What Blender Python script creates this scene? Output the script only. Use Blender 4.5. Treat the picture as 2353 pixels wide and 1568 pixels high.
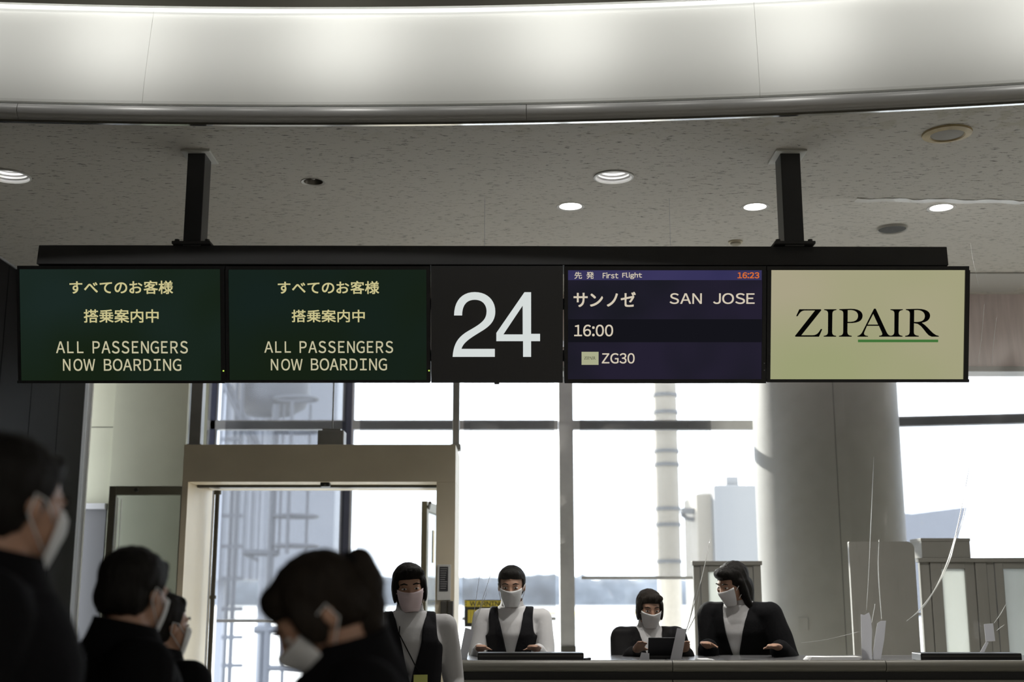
import bpy, bmesh, math, random
from mathutils import Vector, Matrix
from mathutils.geometry import tessellate_polygon
from mathutils import noise as mnoise
random.seed(4)
for o in list(bpy.data.objects): bpy.data.objects.remove(o)
SC = bpy.context.scene
COL = SC.collection
# ------------------------------------------------------------------ camera
FPX = 2860.0
TH = math.atan(586/FPX)
CZ = 1.5
cam_d = bpy.data.cameras.new('camera'); cam = bpy.data.objects.new('camera', cam_d); COL.objects.link(cam)
cam.location = (0, 0, CZ); cam.rotation_euler = (math.pi/2+TH, 0, 0)
cam_d.sensor_width = 36; cam_d.lens = 36*FPX/2353
cam_d.clip_end = 5000; cam_d.clip_start = .05
cam_d.dof.use_dof = True; cam_d.dof.focus_distance = 6.7; cam_d.dof.aperture_fstop = 1.8
SC.camera = cam
# ------------------------------------------------------------------ world, sun, exposure
w = bpy.data.worlds.new('world'); SC.world = w; w.use_nodes = True
WN = w.node_tree; bgn = WN.nodes['Background']
bgn.inputs[0].default_value = (.86, .91, 1, 1); bgn.inputs[1].default_value = 6.0
sd = bpy.data.lights.new('sun', 'SUN'); sd.energy = 16.0; sd.angle = math.radians(.6); sd.color = (1, .94, .84)
sun = bpy.data.objects.new('sun', sd); COL.objects.link(sun)
sdir = Vector((.53, -.85, -.36)).normalized()          # direction the light travels
sun.rotation_euler = sdir.to_track_quat('-Z', 'Y').to_euler(); sun.location = (-20, 30, 20)
VS = SC.view_settings
SC.display_settings.display_device = 'sRGB'
VS.view_transform = 'Standard'; VS.look = 'None'; VS.exposure = 0.0; VS.gamma = 1.0; VS.use_curve_mapping = False
SC.cycles.transparent_max_bounces = 32
SC.cycles.max_bounces = 8
# unseen area lights added behind the camera as front fill
def area(name, loc, size, energy, col=(1, .95, .86), rot=(0, 0, 0), sy=None):
    d = bpy.data.lights.new(name, 'AREA'); d.energy = energy; d.size = size; d.color = col
    if sy: d.shape = 'RECTANGLE'; d.size_y = sy
    o = bpy.data.objects.new(name, d); COL.objects.link(o); o.location = loc; o.rotation_euler = rot; return o
area('hall_fill', (0, -3, 4.3), 2.5, 100); area('hall_fill', (5, -1, 4.3), 2.5, 100)

# ------------------------------------------------------------------ projections
def ray(px, py):
    x = (px-1176.5)/FPX; u = -(py-784)/FPX
    return Vector((x, math.cos(TH)-u*math.sin(TH), math.sin(TH)+u*math.cos(TH)))
CAMP = Vector((0, 0, CZ))
def aty(px, py, Y): d = ray(px, py); return CAMP+d*(Y/d.y)
def atz(px, py, Z): d = ray(px, py); return CAMP+d*((Z-CZ)/d.z)

# ------------------------------------------------------------------ materials
def mat(name, col, rough=.5, metal=0, spec=.5, noise=0, nscale=20, bump=0, bscale=80, stretch=(1, 1, 1), emis=None, estr=0, trans=0, sss=0):
    m = bpy.data.materials.new(name); m.use_nodes = True; n = m.node_tree.nodes; l = m.node_tree.links
    b = n['Principled BSDF']; b.inputs['Base Color'].default_value = (*col, 1); b.inputs['Roughness'].default_value = rough
    b.inputs['Metallic'].default_value = metal; b.inputs['Specular IOR Level'].default_value = spec
    if sss: b.inputs['Subsurface Weight'].default_value = sss; b.inputs['Subsurface Radius'].default_value = (.02, .008, .004)
    if emis: b.inputs['Emission Color'].default_value = (*emis, 1); b.inputs['Emission Strength'].default_value = estr
    if noise or bump:
        tc = n.new('ShaderNodeTexCoord'); mp = n.new('ShaderNodeMapping'); l.new(tc.outputs['Object'], mp.inputs[0]); mp.inputs['Scale'].default_value = stretch
    if noise:
        t = n.new('ShaderNodeTexNoise'); t.inputs['Scale'].default_value = nscale; t.inputs['Detail'].default_value = 6; l.new(mp.outputs[0], t.inputs[0])
        r = n.new('ShaderNodeMapRange'); r.inputs[1].default_value = .3; r.inputs[2].default_value = .7; r.inputs[3].default_value = 1-noise; r.inputs[4].default_value = 1+noise
        l.new(t.outputs[0], r.inputs[0])
        mx = n.new('ShaderNodeVectorMath'); mx.operation = 'SCALE'; mx.inputs[0].default_value = col; l.new(r.outputs[0], mx.inputs['Scale'])
        l.new(mx.outputs[0], b.inputs['Base Color'])
    if bump:
        t2 = n.new('ShaderNodeTexNoise'); t2.inputs['Scale'].default_value = bscale; t2.inputs['Detail'].default_value = 4; l.new(mp.outputs[0], t2.inputs[0])
        bp = n.new('ShaderNodeBump'); bp.inputs['Strength'].default_value = bump; bp.inputs['Distance'].default_value = .01; l.new(t2.outputs[0], bp.inputs['Height']); l.new(bp.outputs[0], b.inputs['Normal'])
    return m
def emat(name, col, s=1.0):
    m = bpy.data.materials.new(name); m.use_nodes = True; n = m.node_tree.nodes; l = m.node_tree.links
    n.remove(n['Principled BSDF']); e = n.new('ShaderNodeEmission'); e.inputs[0].default_value = (*col, 1); e.inputs[1].default_value = s
    l.new(e.outputs[0], n['Material Output'].inputs[0]); return m
def srgb(r, g, b):
    f = lambda c: (c/255/12.92) if c/255 <= .04045 else ((c/255+.055)/1.055)**2.4
    return (f(r), f(g), f(b))
def screenmat(name, c1, c2, scale=2.0):
    """a lit display whose backlight is a little uneven"""
    m = emat(name, c1); n = m.node_tree.nodes; l = m.node_tree.links; e = [x for x in n if x.type == 'EMISSION'][0]
    tc = n.new('ShaderNodeTexCoord'); t = n.new('ShaderNodeTexNoise'); t.inputs['Scale'].default_value = scale; t.inputs['Detail'].default_value = 1
    l.new(tc.outputs['Object'], t.inputs[0]); r = n.new('ShaderNodeMapRange'); r.inputs[1].default_value = .35; r.inputs[2].default_value = .65; l.new(t.outputs[0], r.inputs[0])
    mx = n.new('ShaderNodeMix'); mx.data_type = 'RGBA'; mx.inputs[6].default_value = (*c1, 1); mx.inputs[7].default_value = (*c2, 1); l.new(r.outputs[0], mx.inputs[0]); l.new(mx.outputs[2], e.inputs[0])
    return m
def filmmat(name, tcol, clear, gloss=.08, rough=.08, diff=(.9, .9, .9), translucent=0.0, dif=0.0):
    """thin sheet: clear share passes straight, the rest scatters or reflects"""
    m = bpy.data.materials.new(name); m.use_nodes = True; n = m.node_tree.nodes; l = m.node_tree.links
    n.remove(n['Principled BSDF']); out = n['Material Output']
    tr = n.new('ShaderNodeBsdfTransparent'); tr.inputs[0].default_value = (*tcol, 1)
    cur = tr
    if translucent+dif > 0:
        a = n.new('ShaderNodeBsdfTranslucent'); a.inputs[0].default_value = (*diff, 1); d = n.new('ShaderNodeBsdfDiffuse'); d.inputs[0].default_value = (*diff, 1)
        m1 = n.new('ShaderNodeMixShader'); m1.inputs[0].default_value = dif/(translucent+dif); l.new(a.outputs[0], m1.inputs[1]); l.new(d.outputs[0], m1.inputs[2])
        m2 = n.new('ShaderNodeMixShader'); m2.inputs[0].default_value = 1-clear; l.new(tr.outputs[0], m2.inputs[1]); l.new(m1.outputs[0], m2.inputs[2]); cur = m2
    if gloss:
        g = n.new('ShaderNodeBsdfGlossy'); g.inputs['Roughness'].default_value = rough
        m3 = n.new('ShaderNodeMixShader'); lw = n.new('ShaderNodeLayerWeight'); lw.inputs[0].default_value = .25
        mu = n.new('ShaderNodeMath'); mu.operation = 'MULTIPLY_ADD'; mu.inputs[1].default_value = .5; mu.inputs[2].default_value = gloss
        l.new(lw.outputs['Fresnel'], mu.inputs[0]); l.new(mu.outputs[0], m3.inputs[0]); l.new(cur.outputs[0], m3.inputs[1]); l.new(g.outputs[0], m3.inputs[2]); cur = m3
    l.new(cur.outputs[0], out.inputs[0]); return m

M = {}
M['black'] = mat('black_paint', (.012, .012, .013), .45, noise=.15, nscale=8)
M['beam'] = mat('charcoal_paint', (.036, .036, .037), .6, noise=.12, nscale=5)
M['post'] = mat('post_paint', (.030, .031, .033), .4)
M['postplate'] = mat('white_plate', (.55, .55, .52), .5)
M['panel24'] = mat('dark_sign_face', (.05, .05, .052), .5)
M['white_metal'] = mat('white_metal', (.6, .6, .58), .4)
M['steel'] = mat('brushed_steel', (.70, .62, .47), .45, metal=.12, noise=.10, nscale=1.5)
M['steel_dark'] = mat('dark_steel', (.10, .095, .085), .35, metal=.6)
M['olive'] = mat('olive_metal', (.24, .23, .18), .4, metal=.5)
M['chrome'] = mat('chrome', (.75, .75, .75), .12, metal=1)
M['navy'] = mat('navy_frame', (.06, .065, .10), .4)
M['alu'] = mat('aluminium', (.55, .57, .62), .35, metal=.4)
M['greyframe'] = mat('grey_frame', (.38, .38, .375), .45, metal=.2, noise=.15, nscale=4)
M['darkwall'] = mat('dark_wall_panel', (.014, .014, .015), .7, spec=.15)
M['beige'] = mat('beige_wall_panel', (.34, .34, .25), .6, noise=.04, nscale=3)
M['greybase'] = mat('grey_base', (.10, .10, .10), .5)
M['column'] = mat('column_cladding', (.245, .24, .22), .5, noise=.05, nscale=6)
M['partition'] = mat('partition_grey', (.245, .24, .22), .5, noise=.05, nscale=4)
M['countertop'] = mat('counter_top', (.10, .10, .105), .25)
M['counternose'] = mat('counter_nose', (.17, .165, .14), .4)
M['counterdark'] = mat('counter_recess', (.006, .006, .006), .6)
M['counterpanel'] = mat('counter_panel', (.24, .23, .195), .45, noise=.05)
M['floor'] = mat('hall_floor', (.50, .48, .44), .35, noise=.1, nscale=2)
M['rearwall'] = mat('rear_wall', (.40, .38, .35), .7)
M['upper'] = mat('upper_ceiling_paint', (.065, .06, .042), .8)
M['fascia'] = mat('cove_white', (.78, .79, .76), .62, spec=.3, noise=.015, nscale=1.5)
M['nosing'] = mat('nosing_metal', (.44, .44, .43), .42, metal=.25)
M['bulk'] = mat('bulkhead_metal', (.80, .69, .69), .35, metal=.1, noise=.10, nscale=5, stretch=(6, 6, .5))
M['smooth'] = mat('smooth_panel', (.42, .41, .39), .6)
M['glass'] = filmmat('window_glass', (.96, .98, .98), 1, gloss=.02, rough=.01)
M['frost'] = filmmat('frosted_pane', (.9, .92, .9), .10, gloss=.03, rough=.2, diff=(.72, .74, .72), translucent=.6, dif=.3)
M['blind'] = filmmat('screen_fabric', (.97, .98, 1), .50, gloss=0, diff=(.05, .05, .052), translucent=.42, dif=.16)
M['vinyl'] = filmmat('clear_vinyl', (.98, .98, .98), 1, gloss=.022, rough=.12)
M['vfold'] = filmmat('vinyl_fold', (.9, .9, .9), .35, gloss=.25, rough=.15, diff=(.85, .86, .85), translucent=.3, dif=.3)
M['tape'] = filmmat('white_tape', (.9, .9, .9), .03, gloss=.02, rough=.3, diff=(.72, .72, .75), translucent=.35, dif=.65)
M['paper'] = mat('paper', (.75, .75, .76), .7)
M['gadget'] = mat('gadget_black', (.010, .010, .012), .35)
M['yellow'] = mat('warning_yellow', (.62, .50, .05), .5)
M['wblack'] = mat('warning_black', (.012, .012, .012), .5)
M['ledgreen'] = emat('led_green', (.5, .7, .1), 1.2)
M['lamp'] = emat('lamp_glow', (1, .98, .95), 14)
M['slotlamp'] = emat('slot_lamp_glow', (1, .99, .95), 9)
M['lampdish'] = mat('lamp_reflector', (.8, .8, .8), .3, emis=(1, 1, 1), estr=.0)
M['grille'] = mat('speaker_grille', (.035, .035, .032), .6, bump=.4, bscale=600)
M['yring'] = mat('yellowed_ring', (.42, .33, .17), .5, noise=.2, nscale=14)
M['ygrille'] = mat('pale_grille', (.27, .25, .22), .6, bump=.3, bscale=500)
M['dimring'] = mat('dim_ring', (.42, .41, .38), .4)
M['apron'] = mat('apron_concrete', (.34, .34, .33), .8, noise=.1, nscale=.05)
M['yline'] = mat('yellow_line', (.65, .5, .08), .7)
M['wline'] = mat('pale_strip', (.7, .7, .68), .7)
M['greystrip'] = mat('taxiway_strip', (.20, .2, .2), .8)
M['tree'] = mat('tree_line', (.105, .115, .13), .9, noise=.4, nscale=.06)
M['outwhite'] = mat('pale_cladding', (.20, .21, .24), .5, noise=.03)
M['outgrey'] = mat('outdoor_steel', (.065, .07, .085), .5)
M['outmetal'] = mat('jetway_grey', (.15, .15, .15), .6)
M['outbeige'] = mat('outdoor_column', (.34, .30, .24), .6, noise=.05)

def ceilmat():
    m = mat('acoustic_ceiling', (.50, .48, .44), .85); n = m.node_tree.nodes; l = m.node_tree.links; b = n['Principled BSDF']
    tc = n.new('ShaderNodeTexCoord'); mp = n.new('ShaderNodeMapping'); mp.inputs['Scale'].default_value = (17, 62, 1); l.new(tc.outputs['Object'], mp.inputs[0])
    wn = n.new('ShaderNodeTexNoise'); wn.inputs['Scale'].default_value = 1.1; wn.inputs['Detail'].default_value = 6; wn.inputs['Roughness'].default_value = .72; l.new(mp.outputs[0], wn.inputs[0])
    cr = n.new('ShaderNodeValToRGB'); cr.color_ramp.elements[0].position = .375; cr.color_ramp.elements[0].color = (.14, .13, .115, 1); cr.color_ramp.elements[1].position = .43; cr.color_ramp.elements[1].color = (.50, .48, .44, 1)
    l.new(wn.outputs[0], cr.inputs[0])
    # yellowed stains near the cove
    st = n.new('ShaderNodeTexNoise'); st.inputs['Scale'].default_value = 9; st.inputs['Detail'].default_value = 5; l.new(tc.outputs['Object'], st.inputs[0])
    sx = n.new('ShaderNodeSeparateXYZ'); l.new(tc.outputs['Object'], sx.inputs[0])
    yr = n.new('ShaderNodeMapRange'); yr.inputs[1].default_value = 5.95; yr.inputs[2].default_value = 6.25; yr.inputs[3].default_value = 1; yr.inputs[4].default_value = 0; l.new(sx.outputs[1], yr.inputs[0])
    sr = n.new('ShaderNodeMapRange'); sr.inputs[1].default_value = .55; sr.inputs[2].default_value = .62; l.new(st.outputs[0], sr.inputs[0])
    mu = n.new('ShaderNodeMath'); mu.operation = 'MULTIPLY'; l.new(yr.outputs[0], mu.inputs[0]); l.new(sr.outputs[0], mu.inputs[1])
    m2 = n.new('ShaderNodeMath'); m2.operation = 'MULTIPLY'; m2.inputs[1].default_value = .3; l.new(mu.outputs[0], m2.inputs[0])
    mx = n.new('ShaderNodeMix'); mx.data_type = 'RGBA'; mx.inputs[7].default_value = (.30, .27, .16, 1); l.new(m2.outputs[0], mx.inputs[0]); l.new(cr.outputs[0], mx.inputs[6]); l.new(mx.outputs[2], b.inputs['Base Color'])
    bp = n.new('ShaderNodeBump'); bp.inputs['Strength'].default_value = .35; bp.inputs['Distance'].default_value = .004; l.new(wn.outputs[0], bp.inputs['Height']); l.new(bp.outputs[0], b.inputs['Normal'])
    return m
M['ceiling'] = ceilmat()

# ------------------------------------------------------------------ mesh helpers
class MB:
    def __init__(s): s.v = []; s.f = []
    def add(s, vs, fs):
        k = len(s.v); s.v += [Vector(v) for v in vs]; s.f += [tuple(i+k for i in f) for f in fs]; return s
    def box(s, x0, x1, y0, y1, z0, z1, T=None):
        vs = [Vector((x, y, z)) for x in (x0, x1) for y in (y0, y1) for z in (z0, z1)]
        if T: vs = [T @ v for v in vs] if isinstance(T, Matrix) else [T(v) for v in vs]
        return s.add(vs, [(0, 1, 3, 2), (4, 6, 7, 5), (0, 4, 5, 1), (2, 3, 7, 6), (0, 2, 6, 4), (1, 5, 7, 3)])
    def hexa(s, b, t):
        """four bottom and four top corners"""
        return s.add(list(b)+list(t), [(3, 2, 1, 0), (4, 5, 6, 7)]+[(i, (i+1) % 4, 4+(i+1) % 4, 4+i) for i in range(4)])
    def tube(s, pts, r, n=10, cap=True, r2=None):
        pts = [Vector(p) for p in pts]; rs = r if isinstance(r, list) else [r]*len(pts); rings = []
        prev = None
        for i, p in enumerate(pts):
            d = (pts[min(i+1, len(pts)-1)]-pts[max(i-1, 0)]).normalized()
            a = prev if prev else (Vector((0, 0, 1)) if abs(d.z) < .9 else Vector((1, 0, 0)))
            u = (a-d*a.dot(d)).normalized(); prev = u; v = d.cross(u)
            rings.append([p+(u*math.cos(t)+v*math.sin(t))*rs[i] for t in [2*math.pi*j/n for j in range(n)]])
        return s.rings(rings, cap)
    def rings(s, rings, cap=True, closed=True):
        n = len(rings[0]); vs = [v for r in rings for v in r]; fs = []
        for i in range(len(rings)-1):
            for j in range(n if closed else n-1): fs.append((i*n+j, i*n+(j+1) % n, (i+1)*n+(j+1) % n, (i+1)*n+j))
        if cap: fs.append(tuple(range(n))[::-1]); fs.append(tuple((len(rings)-1)*n+j for j in range(n)))
        return s.add(vs, fs)
    def lathe(s, prof, c, n=40, T=None):
        """profile of (radius, z) turned about the vertical through c"""
        c = Vector(c); rr = [[c+Vector((r*math.cos(2*math.pi*j/n), r*math.sin(2*math.pi*j/n), z)) for j in range(n)] for r, z in prof]
        return s.rings(rr, False)
    def ell(s, c, r, R=None, nu=20, nv=12):
        c = Vector(c); vs = []; fs = []
        for i in range(1, nv):
            a = math.pi*i/nv
            for j in range(nu):
                b = 2*math.pi*j/nu; p = Vector((r[0]*math.sin(a)*math.cos(b), r[1]*math.sin(a)*math.sin(b), r[2]*math.cos(a)))
                vs.append(c+(R @ p if R else p))
        top = len(vs); q = Vector((0, 0, r[2])); vs.append(c+(R @ q if R else q)); vs.append(c-(R @ q if R else q))
        for i in range(nv-2):
            for j in range(nu): fs.append((i*nu+j, (i+1)*nu+j, (i+1)*nu+(j+1) % nu, i*nu+(j+1) % nu))
        for j in range(nu): fs.append((top, j, (j+1) % nu)); fs.append((top+1, (nv-2)*nu+(j+1) % nu, (nv-2)*nu+j))
        return s.add(vs, fs)
    def caps(s, a, b, r1, r2, n=12):
        """tapered capsule"""
        a = Vector(a); b = Vector(b); d = (b-a); L = d.length; q = d.to_track_quat('Z', 'Y').to_matrix(); rr = []
        for i in range(1, 5): t = math.pi/2*(i/5-1)+0; rr.append((r1*math.cos(t), r1*math.sin(t)))
        rr.append((r1, 0)); rr.append((r2, L))
        for i in range(1, 5): t = math.pi/2*i/5; rr.append((r2*math.cos(t), L+r2*math.sin(t)))
        rings = [[a+q @ Vector((r*math.cos(2*math.pi*j/n), r*math.sin(2*math.pi*j/n), z)) for j in range(n)] for r, z in rr]
        return s.rings(rings)
    def prism(s, poly, o, u, v, wv):
        """polygon (2-D) extruded by wv"""
        o, u, v, wv = map(Vector, (o, u, v, wv)); P = [o+u*a+v*b for a, b in poly]; n = len(P)
        s.add(P+[p+wv for p in P], [tuple(range(n))[::-1], tuple(range(n, 2*n))]+[(i, (i+1) % n, n+(i+1) % n, n+i) for i in range(n)]); return s

ROOTLOC = {}
def mesh_of(name, mb):
    me = bpy.data.meshes.new(name); me.from_pydata([tuple(v) for v in mb.v], [], mb.f)
    bm = bmesh.new(); bm.from_mesh(me); bmesh.ops.recalc_face_normals(bm, faces=bm.faces); bm.to_mesh(me); bm.free(); return me
def base_of(parent):
    return ROOTLOC.get(parent.name, Vector((0, 0, 0))) if parent else Vector((0, 0, 0))
def obj(name, mb, m, parent=None, smooth=False, bev=0, label=None, kind=None, solid=0):
    off = base_of(parent); me = mb if isinstance(mb, bpy.types.Mesh) else None
    if me is None:
        mb.v = [v-off for v in mb.v]; me = mesh_of(name, mb)
    elif off.length: me.transform(Matrix.Translation(-off))
    if m: me.materials.append(m)
    o = bpy.data.objects.new(name, me); COL.objects.link(o)
    if smooth:
        me.polygons.foreach_set('use_smooth', [True]*len(me.polygons))
        if smooth != 'all': me.set_sharp_from_angle(angle=math.radians(40))
    if parent: o.parent = parent; ROOTLOC[o.name] = off
    if solid: md = o.modifiers.new('s', 'SOLIDIFY'); md.thickness = solid; md.offset = 0
    if bev: md = o.modifiers.new('b', 'BEVEL'); md.width = bev; md.segments = 2; md.limit_method = 'ANGLE'
    if label: o['label'] = label
    if kind: o['kind'] = kind
    return o
def thing(name, label, cat, loc, group=None):
    o = bpy.data.objects.new(name, None); COL.objects.link(o); o.location = loc; o.empty_display_size = .1
    ROOTLOC[o.name] = Vector(loc); o['label'] = label; o['category'] = cat
    if group: o['group'] = group
    return o
def tag(o, label, cat, group=None, kind=None):
    o['label'] = label; o['category'] = cat
    if group: o['group'] = group
    if kind: o['kind'] = kind
    return o
def struct(name, mb, m, **k): o = obj(name, mb, m, **k); o['kind'] = 'structure'; return o
def structroot(name, loc=(0, 0, 0)):
    o = bpy.data.objects.new(name, None); COL.objects.link(o); o.location = loc; ROOTLOC[o.name] = Vector(loc); o['kind'] = 'structure'; return o

# ================================================================== THE HALL
XL, XR, YB, YW, ZC = -3.62, 9.0, -8.0, 12.0, 3.85
CC = Vector((-1.05, -16.1)); CR = 22.05                      # cove circle (its nosing's far edge)
def arc(x, dr=0): return CC.y+math.sqrt((CR+dr)**2-(x-CC.x)**2)
struct('floor', MB().box(XL-1, XR, YB, YW+.1, -.1, 0), M['floor'])
# ceiling with holes for the fittings
FIT = {}
def fit(px, py, z=ZC): return atz(px, py, z)
lamps_big = [(1410, 406, .108), (20, 404, .118)]
lamps_small = [(1311, 475, .072), (1735, 476, .072), (2163, 478, .072)]
lamp_dim = (720, 418, .058)
cb = MB()
xs = [XL-.3+(XR-XL+.3)*i/60 for i in range(61)]
vs = []; fs = []
for z in (ZC, ZC+.06):
    for x in xs: vs.append((x, arc(x), z))
    for x in xs: vs.append((x, 9.62, z))
n = len(xs)
for i in range(n-1):
    fs.append((i, i+1, n+i+1, n+i)); fs.append((2*n+i, 3*n+i, 3*n+i+1, 2*n+i+1))
    fs.append((i, 2*n+i, 2*n+i+1, i+1)); fs.append((n+i, n+i+1, 3*n+i+1, 3*n+i))
fs.append((0, n, 3*n, 2*n)); fs.append((n-1, 3*n-1, 4*n-1, 2*n-1))
cb.add(vs, fs); me = mesh_of('ceiling', cb)
cutter = MB()
for px, py, r in lamps_big+lamps_small+[lamp_dim]:
    c = fit(px, py); cutter.tube([c-Vector((0, 0, .05)), c+Vector((0, 0, .12))], r, 40)
co = obj('cutter', cutter, None); ceil0 = bpy.data.objects.new('ceil0', me); COL.objects.link(ceil0)
md = ceil0.modifiers.new('b', 'BOOLEAN'); md.object = co; md.solver = 'EXACT'; md.operation = 'DIFFERENCE'
dg = bpy.context.evaluated_depsgraph_get(); me2 = bpy.data.meshes.new_from_object(ceil0.evaluated_get(dg))
bpy.data.objects.remove(ceil0); bpy.data.objects.remove(co)
me2.materials.clear(); ceiling = struct('ceiling', me2, M['ceiling'])
struct('ceiling_panel', MB().box(XL, 3.93, 8.93, 9.5, ZC-.012, ZC+.001), M['smooth'], bev=.003)
# plenum lid above so no light leaks
struct('ceiling_deck', MB().box(XL-1, XR, 5.0, 9.9, 5.0, 5.1), M['rearwall'])
struct('ceiling_vestibule', MB().box(XL-1.2, XR, 9.8, YW+.3, 4.3, 4.4), M['smooth'])
struct('wall_bulkhead', MB().box(XL-1, XR, 9.62, 9.8, 3.25, 4.9), M['bulk'], bev=.006)
struct('trim_5', MB().box(XL-1, XR, 9.585, 9.82, 3.22, 3.262), M['greyframe'], bev=.004)
# upper ceiling (inside the ring) with lip
ub = MB(); vs = []; fs = []
LIP = -.02
for z in (4.47, 4.55):
    for x in xs: vs.append((x, arc(x, LIP), z))
    for x in xs: vs.append((x, YB, z))
for i in range(n-1):
    fs.append((i, i+1, n+i+1, n+i)); fs.append((2*n+i, 3*n+i, 3*n+i+1, 2*n+i+1)); fs.append((i, 2*n+i, 2*n+i+1, i+1))
ub.add(vs, fs); struct('ceiling_upper', ub, M['upper'])
# cove: profile swept along the arc; pieces with seams
def sweep(prof, x0, x1, step=.12):
    k = max(2, int((x1-x0)/step)+1); rings = []
    for i in range(k+1):
        x = x0+(x1-x0)*i/k; a = math.atan2(arc(x)-CC.y, x-CC.x); rad = Vector((math.cos(a), math.sin(a), 0)); p0 = Vector((x, arc(x), 0))
        rings.append([p0+rad*dr+Vector((0, 0, z)) for dr, z in prof])
    return rings
cove = structroot('trim_1', (0, 0, 0))
nose = []
for i in range(13):
    t = math.pi*i/12; nose.append((-.012-.032*math.sin(t), 3.889-.036*math.cos(t)))
nose = [(.03, 3.842), (-.004, 3.842)]+nose+[(.02, 3.934)]
def seamx(px, py, z): return atz(px, py, z).x
seams = [XL, seamx(44, 255, 3.89), seamx(1210, 258, 3.89), seamx(2353, 210, 3.89)+.4, 5.6, 7.4, XR]
for a, b in zip(seams, seams[1:]):
    mb = MB().rings(sweep(nose, a+.0015, b-.0015), True); obj('metal_nosing', mb, M['nosing'], cove, smooth=True)
fas = [(.02, 3.93), (-.014, 3.93), (-.021, 3.936), (-.022, 3.95)]
for i in range(15):
    t = i/14; fas.append((-.022+.20*(t**1.25)*.9, 3.95+.80*t))
fas += [(.24, 4.75), (.24, 3.93)]
fs_seams = [XL, seamx(318, 150, 4.1), seamx(1753, 130, 4.1), 4.2, 6.6, XR]
for a, b in zip(fs_seams, fs_seams[1:]):
    obj('fascia_panel', MB().rings(sweep(fas, a+.0006, b-.0006), True), M['fascia'], cove, smooth=True)
obj('shadow_bead', MB().rings(sweep([(-.01, 3.832), (.012, 3.832), (.012, 3.843), (-.01, 3.843)], XL, XR), True), M['chrome'], cove)
slot = thing('slot_light', 'thin white line of light in the slot above the curved cove', 'light', (0, 6, 4.62))
obj('line_diffuser', MB().rings(sweep([(.072, 4.493), (.080, 4.490), (.090, 4.506), (.082, 4.508)], XL+.1, XR-.1), True), emat('line_glow', (1, 1, .97), 2.2), slot)
obj('slot_lid', MB().rings(sweep([(-.06, 4.74), (.26, 4.74), (.26, 4.8), (-.06, 4.8)], XL, XR), True), M['upper'], cove)
obj('slot_side', MB().rings(sweep([(-.06, 4.50), (-.05, 4.50), (-.05, 4.8), (-.06, 4.8)], XL, XR), True), M['upper'], cove)
# tubes in the slot: a linear lamp between every pair of small reflector lamps
x = -3.2; k = 0
while x < 8.5:
    obj('light_tube', MB().rings(sweep([(.00, 4.60), (.012, 4.60), (.012, 4.612), (.0, 4.612)], x, x+.98), True), M['slotlamp'], slot)
    x += 1.0
def cove_spot(px, e=9.0):
    xx = atz(px, 95, 4.33).x; y = arc(xx, -.50)
    t = thing('cove_spotlight', 'small unseen spotlight placed under the dark upper ceiling to light the white cove', 'spotlight', (xx, y, 4.47), 'cove spotlights')
    c = Vector((xx, y, 4.44)); obj('housing', MB().tube([c+Vector((0, -.05, .02)), c+Vector((0, .03, -.012))], .028, 16), M['black'], t, smooth=True); obj('stem', MB().tube([c+Vector((0, -.02, .03)), c+Vector((0, -.02, 0))], .006, 8), M['black'], t)
    d = bpy.data.lights.new('cove_lamp', 'SPOT'); d.energy = e; d.spot_size = math.radians(150); d.spot_blend = 1; d.shadow_soft_size = .02; d.color = (1, .985, .95)
    o = bpy.data.objects.new('cove_lamp', d); COL.objects.link(o); o.location = c+Vector((0, .045, -.018))
    o.rotation_euler = Vector((0, 1, -.25)).to_track_quat('-Z', 'Y').to_euler()
for px in (-230, 290, 790, 1285, 1800, 2330): cove_spot(px)
for px in (30, 540, 1037, 1542, 2065): cove_spot(px, 2.6)  # weaker unseen spots added between the others to fill the fascia with light

# left dark wall of tall panels, running in depth
wl = structroot('wall_left', (XL, 0, 0))
obj('wall_core', MB().box(XL-.3, XL-.03, YB, 10.4, 0, 4.9), M['black'], wl)
ys = [10.43]
while ys[-1] > 5: ys.append(ys[-1]-.585)
for a, b in zip(ys[1:], ys): obj('wall_panel', MB().box(XL-.03, XL, a+.005, b-.005, 0, ZC-.012), M['darkwall'], wl, bev=.002)
obj('wall_panel', MB().box(XL-.03, XL, YB, ys[-1]-.005, 0, ZC-.012), M['darkwall'], wl)
struct('trim_2', MB().box(XL-.02, XL+.012, 5.95, 9.6, ZC-.012, ZC-.002), M['alu'])
tj = structroot('trim_3', (XL, 10.5, 0))
obj('jamb_strip', MB().box(XL-.06, XL-.005, 10.45, 10.52, 0, 4.2), M['alu'], tj, bev=.003)
obj('jamb_strip', MB().box(XL-.012, XL+.028, 10.53, 10.56, 0, 4.2), M['white_metal'], tj, bev=.003)
struct('wall_rear', MB().box(XL-1, XR, YB-.1, YB, 0, 5), M['rearwall'])
struct('wall_right', MB().box(XR, XR+.1, YB, YW+.3, 0, 5), M['rearwall'])
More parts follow.
